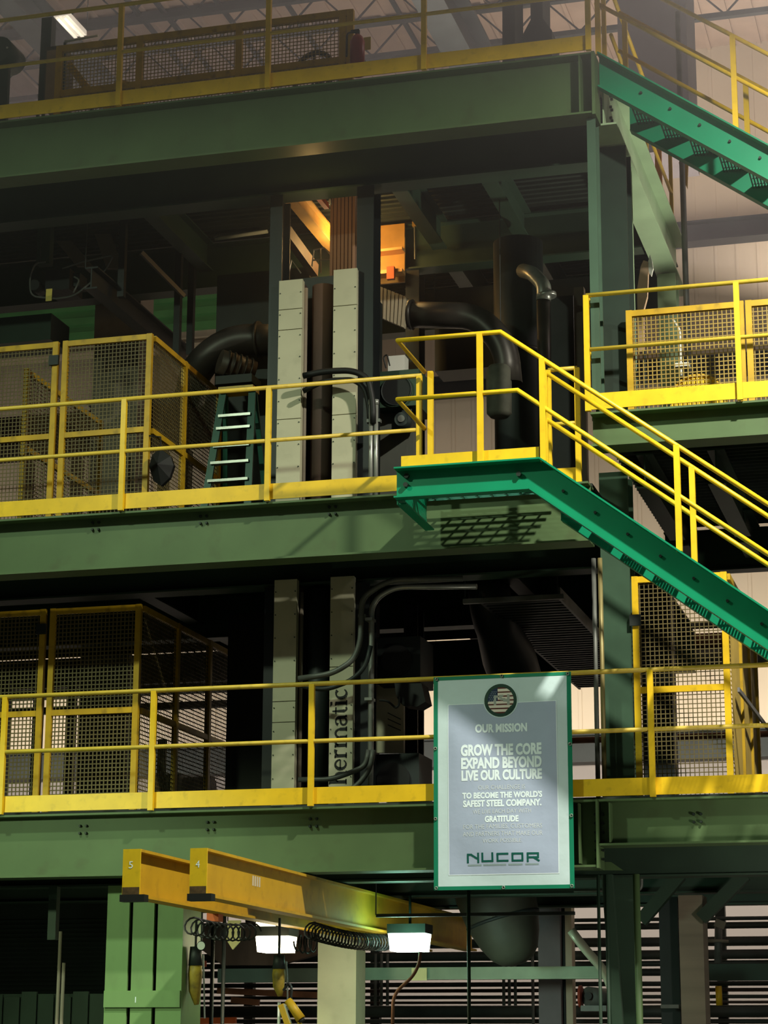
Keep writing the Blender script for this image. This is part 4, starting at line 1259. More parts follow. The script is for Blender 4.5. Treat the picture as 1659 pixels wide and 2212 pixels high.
# right mesh gate
Y = 18.75
xa, xb = P(1377, 1480, Y).x, P(1572, 1500, Y).x
ztp = P(1450, 1242, Y).z
zmid = P(1470, 1488, Y).z
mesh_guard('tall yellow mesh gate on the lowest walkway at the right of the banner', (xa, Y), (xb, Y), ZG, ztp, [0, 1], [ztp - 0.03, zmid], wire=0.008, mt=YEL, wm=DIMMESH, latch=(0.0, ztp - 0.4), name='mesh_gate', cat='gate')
mesh_guard('yellow mesh side panel running back from the right mesh gate', (xb + 0.03, Y + 0.05), (xb + 0.03, 20.9), ZG, ztp, [0.35, 0.7, 1], [ztp - 0.03], wire=0.011)
a, b = P(1583, 1490, 19.0), P(1648, 1575, 20.6)
solo('brace_bar', MB().bar(a + V((.05, 0, 0)), b + V((.05, 0, 0)), 0.02, 0.04), GREYP, 'grey diagonal bar on the mesh side panel at the right', 'brace')
c0, c1 = P(1388, 1500, 20.6).x, P(1452, 1500, 20.6).x
solo('dark_column', MB().box(c0, c1, 20.6, 20.9, ZG, 6.3), DARK, 'black box column seen through the right mesh gate', 'column')
for k, (v, h) in enumerate(((1350, 0.05), (1385, 0.10), (1420, 0.12), (1590, 0.04))):
    z = P(1520, v, 26.5).z
    solo('pipe_run', MB().tube([(-6.2, 26.5, z), (2.5, 26.5, z)], h, 12), RUSTPIPE if k % 2 else DULLPIPE, 'horizontal pipe seen through the right mesh gate, %s from the top' % ('first', 'second', 'third', 'fourth')[k], 'pipe')

# ================================================================== banner
YB = 17.925
bx0, bx1 = P(938, 1700, YB).x, P(1236.5, 1690, YB).x
bz0, bz1 = P(1086, 1921, YB).z, P(1086, 1457, YB).z
BW, BH = bx1 - bx0, bz1 - bz0


def wave(x, z):
    a = (x - bx0) / BW; b = (z - bz0) / BH
    w = 0.009 * math.sin(7.0 * a + 5.5 * b) + 0.004 * math.sin(11 * a - 8 * b + 1) + 0.003 * math.sin(4 * a + 14 * b)
    e = min(1, 6 * min(a, 1 - a) + 0.05) * min(1, 6 * min(b, 1 - b) + 0.05)
    return w * e - 0.012 * e


def sheet(mb, x0, x1, z0, z1, y, nx=26, nz=40, th=0.0):
    if th:
        sheet(mb, x0, x1, z0, z1, y + th, nx, nz)
    g_ = [[mb.bm.verts.new((x0 + (x1 - x0) * i / nx, y + wave(x0 + (x1 - x0) * i / nx, z0 + (z1 - z0) * j / nz), z0 + (z1 - z0) * j / nz)) for i in range(nx + 1)] for j in range(nz + 1)]
    for j in range(nz):
        for i in range(nx):
            f = mb.bm.faces.new((g_[j][i], g_[j][i + 1], g_[j + 1][i + 1], g_[j + 1][i])); f.smooth = True
    return mb


t = thing('banner', 'pale grey mission banner with green hem tied to the lowest handrail', 'banner', ((bx0 + bx1) / 2, YB, bz0))
BG = mat('banner_white', S(198, 218, 224), 0.32, var=0.03, scale=3.0, bump=0.9)
BP = mat('banner_grey', S(168, 180, 206), 0.3, var=0.03, scale=3.0, bump=0.9)
BT = mat('banner_text_white', S(232, 246, 255), 0.4, var=0.01)
BT2 = mat('banner_text_faint', S(208, 216, 224), 0.4, var=0.01)
BGN = mat('banner_green', S(22, 122, 92), 0.4, var=0.03)
BLG = mat('banner_logo_green', S(20, 86, 78), 0.4, var=0.02)
o = build('cloth', sheet(MB(), bx0, bx1, bz0, bz1, YB, th=0.003), BG, t)
hw = 0.034
mb = MB()
for (x0, x1, z0, z1) in ((bx0 - 0.004, bx0 + hw, bz0, bz1), (bx1 - hw, bx1 + 0.004, bz0, bz1), (bx0 + hw, bx1 - hw, bz0, bz0 + hw * .9), (bx0 + hw, bx1 - hw, bz1 - hw * .9, bz1)):
    sheet(mb, x0, x1, z0, z1, YB - 0.0016, 2 if x1 - x0 < 0.1 else 26, 2 if z1 - z0 < 0.1 else 40, th=0.0)
build('green_hem', mb, BGN, t)
for (fx, fz) in ((0.02, 0.99), (0.5, 0.993), (0.98, 0.99), (0.01, 0.66), (0.99, 0.66), (0.01, 0.33), (0.99, 0.33), (0.015, 0.01), (0.5, 0.008), (0.985, 0.01)):
    x, z = bx0 + BW * fx, bz0 + BH * fz
    build('grommet', MB().ring((x, YB - 0.01, z), (0, 1, 0), 0.011, 0.004, 12, 6), GALV, t)


def bu(u): return bx0 + (u - 938) / 298.5 * BW
def bv(v): return bz1 - (v - 1457) / 464.0 * BH
# the photo's lines rise slightly to the right; the cloth itself is straight
px0, px1, pz0, pz1 = bu(969), bu(1206), bv(1890), bv(1519)
build('grey_panel', sheet(MB(), px0, px1, pz0, pz1, YB - 0.0012, 26, 40), BP, t)
mb = MB(); lw = 0.006
for (x0, x1, z0, z1) in ((px0, px0 + lw, pz0, pz1), (px1 - lw, px1, pz0, pz1), (px0, px1, pz0, pz0 + lw), (px0, px1, pz1 - lw, pz1)):
    sheet(mb, x0, x1, z0, z1, YB - 0.0022, 1 if x1 - x0 < 0.05 else 22, 1 if z1 - z0 < 0.05 else 34)
build('panel_outline', mb, BT, t)
wv = wave
for txt, u0, u1, v0, v1, bold, mt in (
        ('OUR MISSION', 1029.4, 1141.5, 1565, 1583, 0.045, BT),
        ('GROW THE CORE', 998, 1172.5, 1609, 1633, 0.05, BT),
        ('EXPAND BEYOND', 998.5, 1172.5, 1637.5, 1661, 0.05, BT),
        ('LIVE OUR CULTURE', 999, 1172.5, 1665, 1686.5, 0.05, BT),
        ('OUR CHALLENGE IS', 1035, 1136, 1698.5, 1708, 0.0, BT2),
        ("TO BECOME THE WORLD'S", 1000.5, 1172, 1713, 1726, 0.045, BT),
        ('SAFEST STEEL COMPANY.', 1002, 1170, 1730, 1744, 0.045, BT),
        ('WE LIVE EACH DAY WITH', 1023, 1148, 1750.5, 1759.5, 0.0, BT2),
        ('GRATITUDE', 1049, 1121.5, 1764.5, 1777.5, 0.045, BT),
        ('FOR THE FAMILIES, CUSTOMERS', 1002, 1171, 1782.5, 1792, 0.0, BT2),
        ('AND PARTNERS THAT MAKE OUR', 1001, 1172, 1798, 1807.5, 0.0, BT2),
        ('WORK POSSIBLE.', 1044, 1129, 1813.5, 1822, 0.0, BT2)):
    textmesh(txt, bu((u0 + u1) / 2), bv(v1), bu(u1) - bu(u0), bv(v0) - bv(v1), YB - 0.0028, mt, t, 'lettering', bold, wv, 0.0003)
# wide block letters of the company mark
mb = MB()
def lb(pts, u_, w_=0.14):
    """strokes in unit cell (0..1 wide, 0..1 high)"""
    X0, X1, Zb, Zt = bu(u_[0]), bu(u_[1]), bv(1863), bv(1844.5)
    sx, sz_ = X1 - X0, Zt - Zb
    th_ = 0.0165
    for (xa_, za_), (xb_, zb_) in zip(pts, pts[1:]):
        A_, B_ = V((X0 + xa_ * sx, 0, Zb + za_ * sz_)), V((X0 + xb_ * sx, 0, Zb + zb_ * sz_))
        d_ = (B_ - A_).normalized()
        A_ -= d_ * th_ * 0.4; B_ += d_ * th_ * 0.4
        n_ = V((-d_.z, 0, d_.x)) * th_ / 2
        q = [A_ + n_, A_ - n_, B_ - n_, B_ + n_]
        f_ = [mb.bm.verts.new((p.x, YB - 0.0031 + wave(p.x, p.z), p.z)) for p in q]
        mb.bm.faces.new(f_)
lb([(0.08, 0.0), (0.08, 0.9), (0.35, 0.88), (0.75, 0.5), (0.92, 0.4)], (1009, 1036))
lb([(0.92, 0.0), (0.92, 1.0)], (1009, 1036))
lb([(0.08, 1.0), (0.08, 0.1), (0.92, 0.1), (0.92, 1.0)], (1041, 1067))
lb([(0.95, 0.9), (0.08, 0.9), (0.08, 0.1), (0.95, 0.1)], (1074, 1099))
lb([(0.08, 0.1), (0.08, 0.9), (0.92, 0.9), (0.92, 0.1), (0.08, 0.1)], (1106, 1131))
lb([(0.08, 0.0), (0.08, 0.9), (0.92, 0.9), (0.92, 0.45), (0.1, 0.45)], (1138, 1164))
lb([(0.55, 0.45), (0.98, 0.06)], (1138, 1164))
build('company_mark', mb, BLG, t)
mb = MB()
for u0, u1 in ((1011, 1041), (1045, 1094), (1099, 1129), (1135, 1163)):     # unreadable tiny line under the mark
    sheet(mb, bu(u0), bu(u1), bv(1871), bv(1867.5), YB - 0.0024, 4, 1)
build('tag_line', mb, mat('banner_tag_line', S(138, 156, 160), 0.4), t)
# round flag emblem
cx_, cz_, R_ = bu(1084.5), bv(1514), (bu(1120) - bu(1049)) / 2
def fan(mb, r0, r1, y, n=40):
    vs0 = []
    for k in range(n):
        a_ = 2 * math.pi * k / n
        vs0.append([mb.bm.verts.new((cx_ + r * math.cos(a_), y + wave(cx_ + r * math.cos(a_), cz_ + r * math.sin(a_)), cz_ + r * math.sin(a_))) for r in ((r0, r1) if r0 else (r1,))])
    if r0:
        for k in range(n):
            a_, b_ = vs0[k], vs0[(k + 1) % n]
            mb.bm.faces.new((a_[0], a_[1], b_[1], b_[0]))
    else:
        mb.bm.faces.new([q[0] for q in vs0])
    return mb
em = build('emblem', fan(MB(), 0, R_, YB - 0.0026), mat('emblem_dark_green', S(38, 66, 56), 0.4), t)
build('outer_ring', fan(MB(), R_, R_ * 1.06, YB - 0.0026), BG, em)
r_in = R_ * 0.80
def stripe(mb, za, zb, xmin, y, n=8):
    top_, bot_ = [], []
    for k in range(n + 1):
        z_k = zb + (za - zb) * k / n
        hx = math.sqrt(max(0, r_in ** 2 - z_k ** 2))
        top_.append((max(-hx, xmin), z_k)); bot_.append((hx, z_k))
    vv = [mb.bm.verts.new((cx_ + x, y + wave(cx_ + x, cz_ + z_k), cz_ + z_k)) for x, z_k in top_ + bot_[::-1]]
    mb.bm.faces.new(vv)
mw, mr = MB(), MB()
hs = 2 * r_in / 13
for k in range(13):
    za, zb = r_in - k * hs, r_in - (k + 1) * hs
    xm_ = -r_in * 0.22 if k < 7 else -9
    stripe(mr if k % 2 == 0 else mw, za - (0.15 * hs if k % 2 == 0 else -0.15 * hs), zb + (0.15 * hs if k % 2 == 0 else -0.15 * hs), xm_, YB - 0.0032)
build('white_stripes', mw, mat('flag_white', S(222, 214, 204), 0.4), em)
build('red_stripes', mr, mat('flag_red', S(92, 44, 40), 0.4), em)
mb = MB()
n = 14; left, right = [], []
for k in range(n + 1):
    z_k = -0.077 * r_in + (r_in * 1.0 + 0.077 * r_in) * k / n
    hx = math.sqrt(max(0, r_in ** 2 - z_k ** 2))
    left.append((-hx, z_k)); right.append((min(-r_in * 0.22, hx), z_k))
pp = [q for q in left if q[0] <= -r_in * 0.22] + [q for q, l in zip(right, left) if l[0] <= -r_in * 0.22][::-1]
mb.bm.faces.new([mb.bm.verts.new((cx_ + x, YB - 0.0036 + wave(cx_ + x, cz_ + z_k), cz_ + z_k)) for x, z_k in pp])
build('canton', mb, mat('flag_blue', S(34, 48, 78), 0.4), em)
mb = MB()
for j in range(6):
    for i in range(5):
        x = -r_in * 0.86 + i * r_in * 0.15 + (r_in * 0.07 if j % 2 else 0); z_k = -0.02 * r_in + j * r_in * 0.135
        if x * x + z_k * z_k < (0.93 * r_in) ** 2 and x < -r_in * 0.27:
            y_ = YB - 0.0040 + wave(cx_ + x, cz_ + z_k)
            mb.tube([(cx_ + x, y_, cz_ + z_k), (cx_ + x, y_ - 0.0006, cz_ + z_k)], 0.0042, 5)
build('stars', mb, mat('flag_star', S(150, 168, 178), 0.4), em)
# grey letters across the emblem, as far as they can be read: N S I
mb = MB()
def eb(x0, x1, z0, z1): sheet(mb, cx_ + x0 * r_in, cx_ + x1 * r_in, cz_ + z0 * r_in, cz_ + z1 * r_in, YB - 0.0044, 1, 1)
eb(-0.52, -0.34, -0.36, 0.38); eb(-0.36, -0.18, 0.2, 0.36); eb(-0.12, 0.1, 0.12, 0.32); eb(0.0, 0.36, 0.0, 0.16); eb(-0.1, 0.22, 0.28, 0.42)
eb(0.2, 0.5, -0.12, 0.04); eb(0.5, 0.7, -0.34, 0.44); eb(0.38, 0.52, -0.06, 0.1)
build('emblem_letters', mb, mat('emblem_grey', S(160, 166, 160), 0.4), em)

# ================================================================== ground level
# yellow monorail beams projecting under the lowest girder
def monorail(label, u0, u1, vt, vb, num, inscr=None):
    zt_ = 3.115
    q = PZ((u0 + u1) / 2, vt, zt_)
    Y = q.y
    x0, x1 = P(u0, vt + 40, Y).x, P(u1, vt + 40, Y).x
    xc = (x0 + x1) / 2
    zb_ = P((u0 + u1) / 2, vb, Y).z
    t = thing('monorail_beam', label, 'monorail beam', (xc, Y, zb_))
    w = x1 - x0
    build('beam', MB().ibeam((xc, Y + 0.012, (zt_ + zb_) / 2), (xc, 24.5, (zt_ + zb_) / 2), zt_ - zb_, w, 0.02, 0.022), mat('monorail_yellow', S(186, 144, 22), 0.65, var=0.06, scale=3, grime=0.25), t)
    build('end_plate', MB().box(x0, x1, Y, Y + 0.012, zb_, zt_), YEL, t)
    build('grease_smear', MB().box(x0 + 0.003, x1 - 0.003, Y - 0.001, Y, zb_ + 0.02, zb_ + 0.075), mat('grease', S(84, 62, 34), 0.6, var=0.3, scale=20), t)
    build('stop_angle', MB().box(x0 - 0.05 + 0.045, x1 + 0.05, Y - 0.03, Y + 0.06, zb_ - 0.035, zb_ + 0.018), BLACK, t)
    textmesh(num, xc - 0.005, zt_ - 0.145, 0.032, 0.052, Y - 0.001, BT, t, 'number', 0.0, None, 0.001)
    return t, xc, Y, zb_, zt_, w


t4, x4, y4, zb4, zt4, w4 = monorail('yellow monorail beam numbered 4, the one nearer the banner', 410, 447, 1832, 1936, '4')
t5, x5, y5, zb5, zt5, w5 = monorail('yellow monorail beam numbered 5, above the light green box column', 265, 303, 1834, 1938, '5')
mb = MB()
for k in range(4):
    y = P(510, 1910, 17).y + 0.0 + k * 0.05
    mb.box(x4 + 0.0105, x4 + 0.0118, 16.75 + k * 0.055, 16.785 + k * 0.055, zb4 + 0.17, zb4 + 0.25)
build('stencil_marks', mb, BEIGE, t4)

# coil cords hung below the beams
def coil(label, pa, pb, turns, r, wire):
    a, b = V(pa), V(pb)
    d = (b - a).normalized()
    u_ = d.cross(V((0, 0, 1))).normalized(); w_ = d.cross(u_)
    pts = []
    n = turns * 12
    for k in range(n + 1):
        f = k / n; an = 2 * math.pi * turns * f
        pts.append(a.lerp(b, f) + u_ * r * math.cos(an) + w_ * r * math.sin(an) + V((0, 0, -0.03 * math.sin(math.pi * f))))
    return solo('coil_cord', MB().tube(pts, wire, 5), BLACK, label, 'cord')


ya1 = 18.3
def under(u, v, x): return PX(u, v, x)
coil('black coiled cord under monorail beam 4 leading to the right work lamp', PX(672, 2010, x4 + 0.03), PX(835, 2036, x4 + 0.03), 24, 0.075, 0.009)
coil('black coiled cord hanging left of the left work lamp', PX(410, 1998, x5 + 0.02), PX(548, 2012, x5 + 0.02), 11, 0.07, 0.008)
coil('short black coiled cord between the two work lamps', P(640, 2034, 18.9), P(684, 2034, 18.9), 4, 0.075, 0.009)

# bright work lamps
def lamp(label, u0, v0, u1, v1, Y, col, e, power):
    c = P((u0 + u1) / 2, (v0 + v1) / 2, Y)
    x0, x1, z1, z0 = P(u0, v0, Y).x, P(u1, v0, Y).x, P((u0 + u1) / 2, v0, Y).z, P((u0 + u1) / 2, v1, Y).z
    t = thing('work_lamp', label, 'lamp', (c.x, Y, z0))
    d = (x1 - x0) * 0.06
    build('lens', MB().prism([(x0 + d, z0), (x1 - d, z0), (x1, z1), (x0, z1)], Y, Y + 0.28), mat('lamp_lens_' + label.split()[1], col, 0.3, emit=e, ecol=col), t)
    build('housing', MB().box(x0 - 0.01, x1 + 0.01, Y + 0.0, Y + 0.3, z1 + 0.004, z1 + 0.09), DARK, t)
    build('stem', MB().tube([(c.x, Y + 0.15, z1 + 0.09), (c.x, Y + 0.15, 3.1)], 0.014, 8), DARK, t)
    return c


LC1 = lamp('bright greenish white work lamp at the right end of the coiled cord', 838, 2016, 916, 2054, 20.3, (0.80, 1.0, 0.88), 9, 0)
LC2 = lamp('bright warm white work lamp under monorail beam 4', 552, 2022, 622, 2056, 19.6, (1.0, 0.92, 0.66), 9, 0)
point('work_lamp_glow', (LC1.x, 20.0, LC1.z + 0.02), 9, (0.30, 1.0, 0.62), 0.12)
area('work_lamp_flood', (LC1.x, 20.2, LC1.z - 0.15), (LC1.x + 0.6, 23.5, 0.9), 0.3, 42, (0.62, 1.0, 0.80))
point('work_lamp_glow', (LC2.x, 19.4, LC2.z + 0.0), 3, (1.0, 0.85, 0.5), 0.12)
area('work_lamp_flood', (LC2.x, 19.5, LC2.z - 0.15), (LC2.x + 0.1, 23, 0.6), 0.3, 24, (1.0, 0.84, 0.55))
t = thing('strip_light', 'row of lit fluorescent tubes above the warm work lamp', 'light', P(600, 1990, 20.6))
build('tube', MB().tube([P(556, 1994, 20.6), P(622, 2008, 20.9)], 0.028, 8), mat('lit_tube', (1, .93, .7), 0.4, emit=2.2, ecol=(1, .93, .7)), t)
build('tube', MB().tube([P(562, 1966, 20.8), P(640, 1986, 21.1)], 0.022, 8), mat('lit_tube', (1, .93, .7)), t)
build('housing', MB().bar(P(556, 1988, 20.64) + V((0, 0, 0.03)), P(640, 2006, 21.0) + V((0, 0, .03)), 0.2, 0.03), DARK, t)
Y = 21.6
solo('reflection_patch', MB().prism([(P(u, v, Y).x, P(u, v, Y).z) for u, v in ((492, 1988), (519, 1988), (517, 2034), (502, 2051), (489, 2030))], Y, Y + 0.03), mat('pale_yellow_sheet', S(236, 230, 160), 0.5), 'bright pale yellow patch of reflected light behind the left coiled cord', 'reflection')  # pale sheet put in for a bright yellow reflection

# light green box column with slots
YG = 18.45
gx = [P(u, 2050, YG).x for u in (229, 277, 285, 331, 339, 394)]
t = thing('box_column', 'light green slotted box column under monorail beam 5', 'column', ((gx[0] + gx[5]) / 2, YG, 0))
zc1, zc0 = P(300, 2140, YG).z, P(300, 2176, YG).z
ztop = 3.1
for a, b in ((gx[0], gx[1]), (gx[2], gx[3]), (gx[4], gx[5])):
    build('face_plate', MB().box(a, b, YG, YG + 0.03, 0, ztop - 0.02), LGREEN, t)
build('back_box', MB().box(gx[0] + 0.005, gx[5] - 0.005, YG + 0.14, YG + 0.5, 0, ztop - 0.02), DKGREEN, t)
build('side_plate', MB().box(gx[0], gx[0] + 0.02, YG + 0.03, YG + 0.5, 0, ztop - 0.02), LGREEN, t)
build('side_plate', MB().box(gx[5] - 0.02, gx[5], YG + 0.03, YG + 0.5, 0, ztop - 0.02), LGREEN, t)
build('cross_plate', MB().box(gx[0] + 0.004, gx[5] - 0.004, YG - 0.025, YG, zc0, zc1), LGREEN, t)
build('mark', MB().box(P(295, 2158, YG).x - 0.004, P(295, 2158, YG).x + 0.004, YG - 0.0265, YG - 0.025, zc0 + 0.04, zc0 + 0.09), BT, t)
# dusky far left
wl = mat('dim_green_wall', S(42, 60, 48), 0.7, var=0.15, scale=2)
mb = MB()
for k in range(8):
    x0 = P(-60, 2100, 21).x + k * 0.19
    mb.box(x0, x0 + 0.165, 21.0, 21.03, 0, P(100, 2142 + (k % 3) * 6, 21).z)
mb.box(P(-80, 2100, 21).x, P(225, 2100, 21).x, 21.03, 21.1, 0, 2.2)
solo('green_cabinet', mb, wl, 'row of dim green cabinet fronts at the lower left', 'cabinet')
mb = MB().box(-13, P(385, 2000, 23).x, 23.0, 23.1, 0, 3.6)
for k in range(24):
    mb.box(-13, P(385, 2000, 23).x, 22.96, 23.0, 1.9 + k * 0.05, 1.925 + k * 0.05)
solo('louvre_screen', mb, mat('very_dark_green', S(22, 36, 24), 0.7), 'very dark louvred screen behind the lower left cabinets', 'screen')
c = P(113, 1960, 18.9)
solo('hanger_column', MB().box(c.x - 0.04, c.x + 0.04, 18.9, 18.98, P(108, 2030, 18.9).z, 3.12), DKGREEN, 'dark green hanger post under the lowest girder at the left', 'post')
for k, (u0, v0, u1, v1) in enumerate(((131, 2012, 121, 2230), (138, 2080, 136, 2230))):
    Y = 18.7
    solo('thin_pole', MB().tube([P(u0, v0, Y), V((P(u0, v0, Y).x - 0.005, Y, 0.0))], 0.017, 8), GREY, 'thin grey pole left of the light green column, %s one' % ('taller', 'shorter')[k], 'pole')
# hoist chain bags, tools
OILY = mat('oily_yellow_bag', S(150, 128, 40), 0.6, var=0.3, scale=8, grime=0.6)
def hoist(label, u, v0, v1, Y, x=None, w=0.07, tool=False):
    a, b = P(u, v0, Y), P(u + 2, v1, Y)
    t = thing('chain_hoist', label, 'hoist', (b.x, Y, b.z))
    L = a.z - b.z
    build('motor', MB().tube([a + V((0, 0, 0.02)), a + V((0, 0, -0.3 * L))], [w * 0.8, w], 12), DARK, t)
    build('chain_bag', MB().tube([a + V((0, 0, -0.28 * L)), a + V((0, 0, -0.45 * L)), a + V((0, 0, -0.75 * L)), b], [w * 0.9, w, w * 0.85, w * 0.35], 12), OILY, t)
    build('chain', MB().tube([a + V((w * 1.1, 0, -0.1 * L)), a + V((w * 1.3, 0, -0.6 * L)), b + V((w * 1.2, 0, -0.12))], 0.008, 6), DULLPIPE, t)
    build('suspension_rod', MB().tube([a, V((a.x, Y, zb4 + 0.02))], 0.012, 6), DARK, t)
    return t
hoist('chain hoist with oily yellow bag beside the light green column', 423, 2050, 2170, 18.6, w=0.065)
hoist('chain hoist with yellow bag below the warm work lamp', 603, 2068, 2152, 18.5, w=0.06)
Y = 18.4
t = thing('pneumatic_tool', 'yellow air tool hanging below the second chain hoist', 'tool', P(635, 2212, Y))
build('barrel', MB().tube([P(622, 2160, Y), P(650, 2202, Y)], [0.035, 0.045], 12), YELOLD, t)
build('muzzle', MB().disc(P(652, 2205, Y), (P(650, 2202, Y) - P(622, 2160, Y)), 0.03, 0.02), BLACK, t)
build('handle', MB().bar(P(608, 2170, Y), P(627, 2225, Y), 0.05, 0.06, (0, 1, 0)), YELOLD, t)
build('trigger_lever', MB().bar(P(640, 2195, Y), P(660, 2235, Y), 0.03, 0.03, (0, 1, 0)), YELOLD, t)
build('hose', MB().tube(fillet([P(628, 2160, Y), P(630, 2135, Y), P(624, 2122, Y), P(612, 2140, Y)], 0.05), 0.012, 6), BLACK, t)
solo('white_rod', MB().tube([P(603, 2165, 18.5), V((P(603, 2230, 18.5).x, 18.5, 1.0))], 0.014, 8), WHITE, 'thin white rod below the second chain hoist', 'rod')
c = P(435, 2043, 18.35)
t = thing('pressure_gauge', 'small round pressure gauge hanging beside the light green column', 'gauge', (c.x, 18.35, c.z))
build('dial', MB().disc(c, (0, 1, 0), 0.036, 0.02), mat('gauge_face', S(186, 190, 180), 0.4), t)
build('bezel', MB().ring(c, (0, 1, 0), 0.037, 0.007, 20, 6), BLACK, t)
build('stem', MB().tube([c + V((0, 0, 0.04)), c + V((0, 0, 0.35))], 0.008, 6), DARK, t)
for k, u in enumerate((459, 483)):
    c = P(u, 2080, 19.3 + k)
    solo('air_line_post', MB().tube([(c.x, 19.3 + k, 0), (c.x, 19.3 + k, 3.1)], 0.02, 8), DARK, 'dark vertical air line behind the left coiled cord, %s one' % ('left', 'right')[k], 'pipe')
solo('trolley', MB().box(P(447, 1960, 17.5).x, P(472, 1960, 17.5).x, 17.5, 17.62, P(460, 1990, 17.5).z, P(460, 1955, 17.5).z), ORANGE, 'small orange trolley under the monorail beams', 'trolley')
c = P(400, 1988, 19.0)
solo('cable_reel', MB().tube([c + V((-0.03, -0.1, 0.0)), c + V((0.05, 0.15, 0.0))], 0.075, 14), mat('reel_blue_grey', S(60, 84, 80), 0.5), 'blue grey reel between the light green column and the coiled cord', 'reel')
# pale concrete column
solo('concrete_column', MB().box(P(686, 2120, 22).x, P(769, 2120, 22).x, 22.0, 22.35, 0, 3.1), mat('pale_concrete', S(184, 172, 140), 0.75, var=0.08, scale=2, grime=0.12), 'pale concrete column behind the right work lamp cord', 'column')
# horizontal cross beam with note
YX = 23.2
z0, z1 = P(1000, 2116, YX).z, P(1000, 2089, YX).z
mb = MB().box(P(772, 2100, YX).x, P(1330, 2100, YX).x, YX, YX + 0.1, z0, z1)
mb.box(P(772, 2100, YX).x, P(1330, 2100, YX).x, YX - 0.06, YX, z0 - 0.0, z0 + 0.012)
solo('cross_beam', mb, mat('pale_green_beam', S(130, 150, 124), 0.55, var=0.1), 'pale green horizontal cross beam below the banner', 'beam')
solo('cross_beam', MB().box(P(470, 2108, YX).x, P(686, 2108, YX).x, YX, YX + 0.1, P(580, 2122, YX).z, P(580, 2092, YX).z), mat('teal_grey_beam', S(78, 98, 90), 0.55), 'grey green horizontal cross beam left of the pale concrete column', 'beam')
c = P(905, 2104, YX)
solo('paper_note', boxpx(889, 2091, 922, 2118, YX - 0.07, 0.004), mat('pale_yellow_sheet2', S(214, 210, 150), 0.6), 'pale yellow note fixed on the cross beam', 'note')
hose('rusty bent conduit rising to the right work lamp', ((848, 2230), (849, 2160), (858, 2140), (893, 2108), (906, 2080), (908, 2056)), 19.9, 0.016, RUSTPIPE, 0.12, 'conduit', 'conduit')
c = P(1013, 2100, 19.6)
solo('thin_pole', MB().tube([(c.x, 19.6, 0), (c.x, 19.6, 3.1)], 0.017, 8), DKGREEN, 'thin dark green pole below the banner', 'pole')
z = P(1080, 1973, 19.8).z
solo('dark_rail', MB().box(P(812, 1973, 19.8).x, P(1240, 1973, 19.8).x, 19.8, 19.86, z - 0.02, z + 0.01), DARK, 'dark horizontal rail just below the banner', 'rail')
# big elbow duct
t = thing('elbow_duct', 'fat dark elbow duct hanging behind the banner down to the pale cross beam', 'duct', P(1100, 2085, 21.3))
Y = 22.3
build('duct', MB().tube([P(1060, 1880, Y), P(1070, 1930, Y), P(1086, 1985, Y), P(1102, 2030, Y), P(1112, 2060, Y), P(1117, 2076, Y), P(1119, 2083, Y)], [0.42, 0.42, 0.385, 0.32, 0.25, 0.17, 0.08], 24), mat('dark_olive_duct', S(56, 58, 48), 0.6, 0.1, var=0.15), t)
build('seam_ring', MB().tube([P(1086, 1985, Y), P(1088, 1992, Y)], [0.395, 0.39], 24), DARK, t)
# building column at the back with dark and pale lines
solo('grey_panel_column', MB().box(P(1163, 2100, 25).x, P(1211, 2100, 25).x, 25, 25.3, 0, 3.4), mat('mauve_grey_column', S(128, 122, 128), 0.7, var=0.06), 'mauve grey column behind the fat elbow duct', 'column')
solo('black_post', MB().box(P(1211, 2100, 25.1).x, P(1221, 2100, 25.1).x, 25.1, 25.3, 0, 3.4), BLACK, 'black post right of the mauve grey column', 'post')
solo('pale_post', MB().box(P(1222, 2100, 25.1).x, P(1236, 2100, 25.1).x, 25.1, 25.3, 0, 3.4), BEIGE, 'pale post right of the black post', 'post')
for k, u in enumerate((811, 824, 837, 1088, 1100, 1113, 1151)):
    c = P(u, 2120, 26.86)
    solo('drop_pipe', MB().tube([(c.x, 26.86, P(u, 2172, 26.86).z if k < 6 else 0), (c.x, 26.86, P(u, 2060, 26.86).z)], 0.02, 8), DULLPIPE, 'thin vertical drop pipe behind the pale cross beam, %s from the left' % ('first', 'second', 'third', 'fourth', 'fifth', 'sixth', 'seventh')[k], 'pipe', 'drop pipes at the pipe rack')
# pipe rack
ordn = ('first', 'second', 'third', 'fourth', 'fifth', 'sixth', 'seventh', 'eighth', 'ninth', 'tenth', 'eleventh', 'twelfth', 'thirteenth', 'fourteenth')
YR = 27.0
DM = mat('dark_rack_steel', S(54, 58, 54), 0.6, var=0.15)
DB = mat('dark_brown_pipe', S(62, 46, 40), 0.6, var=0.15)
for k, (v, h, mt) in enumerate(((1991, 4, DM), (2005, 7, DM), (2038, 10, DM), (2066, 10, DM), (2084, 6, DM), (2102, 8, DM), (2127, 5, DM), (2140, 4, DB), (2154, 4, DM), (2166, 3, DB), (2185, 13, DM), (2206, 5, DM), (2228, 10, DM))):
    zc, zh = P(1000, v, YR).z, P(1000, v - h, YR).z - P(1000, v, YR).z
    solo('rack_pipe', MB().tube([(P(380, v, YR).x, YR + 0.04 * (k % 3), zc), (1.5, YR + 0.04 * (k % 3), zc)], zh, 12), mt, 'dark horizontal pipe of the far pipe rack, %s from the top' % ordn[k], 'pipe', 'far pipe rack')
for k, u in enumerate((540, 812, 1340, 1560)):
    c = P(u, 2100, 27.4)
    solo('rack_post', MB().box(c.x - 0.06, c.x + 0.06, 27.35, 27.47, 0, 4.2), DM, 'dark post of the far pipe rack, %s from the left' % ordn[k], 'post', 'far pipe rack posts')
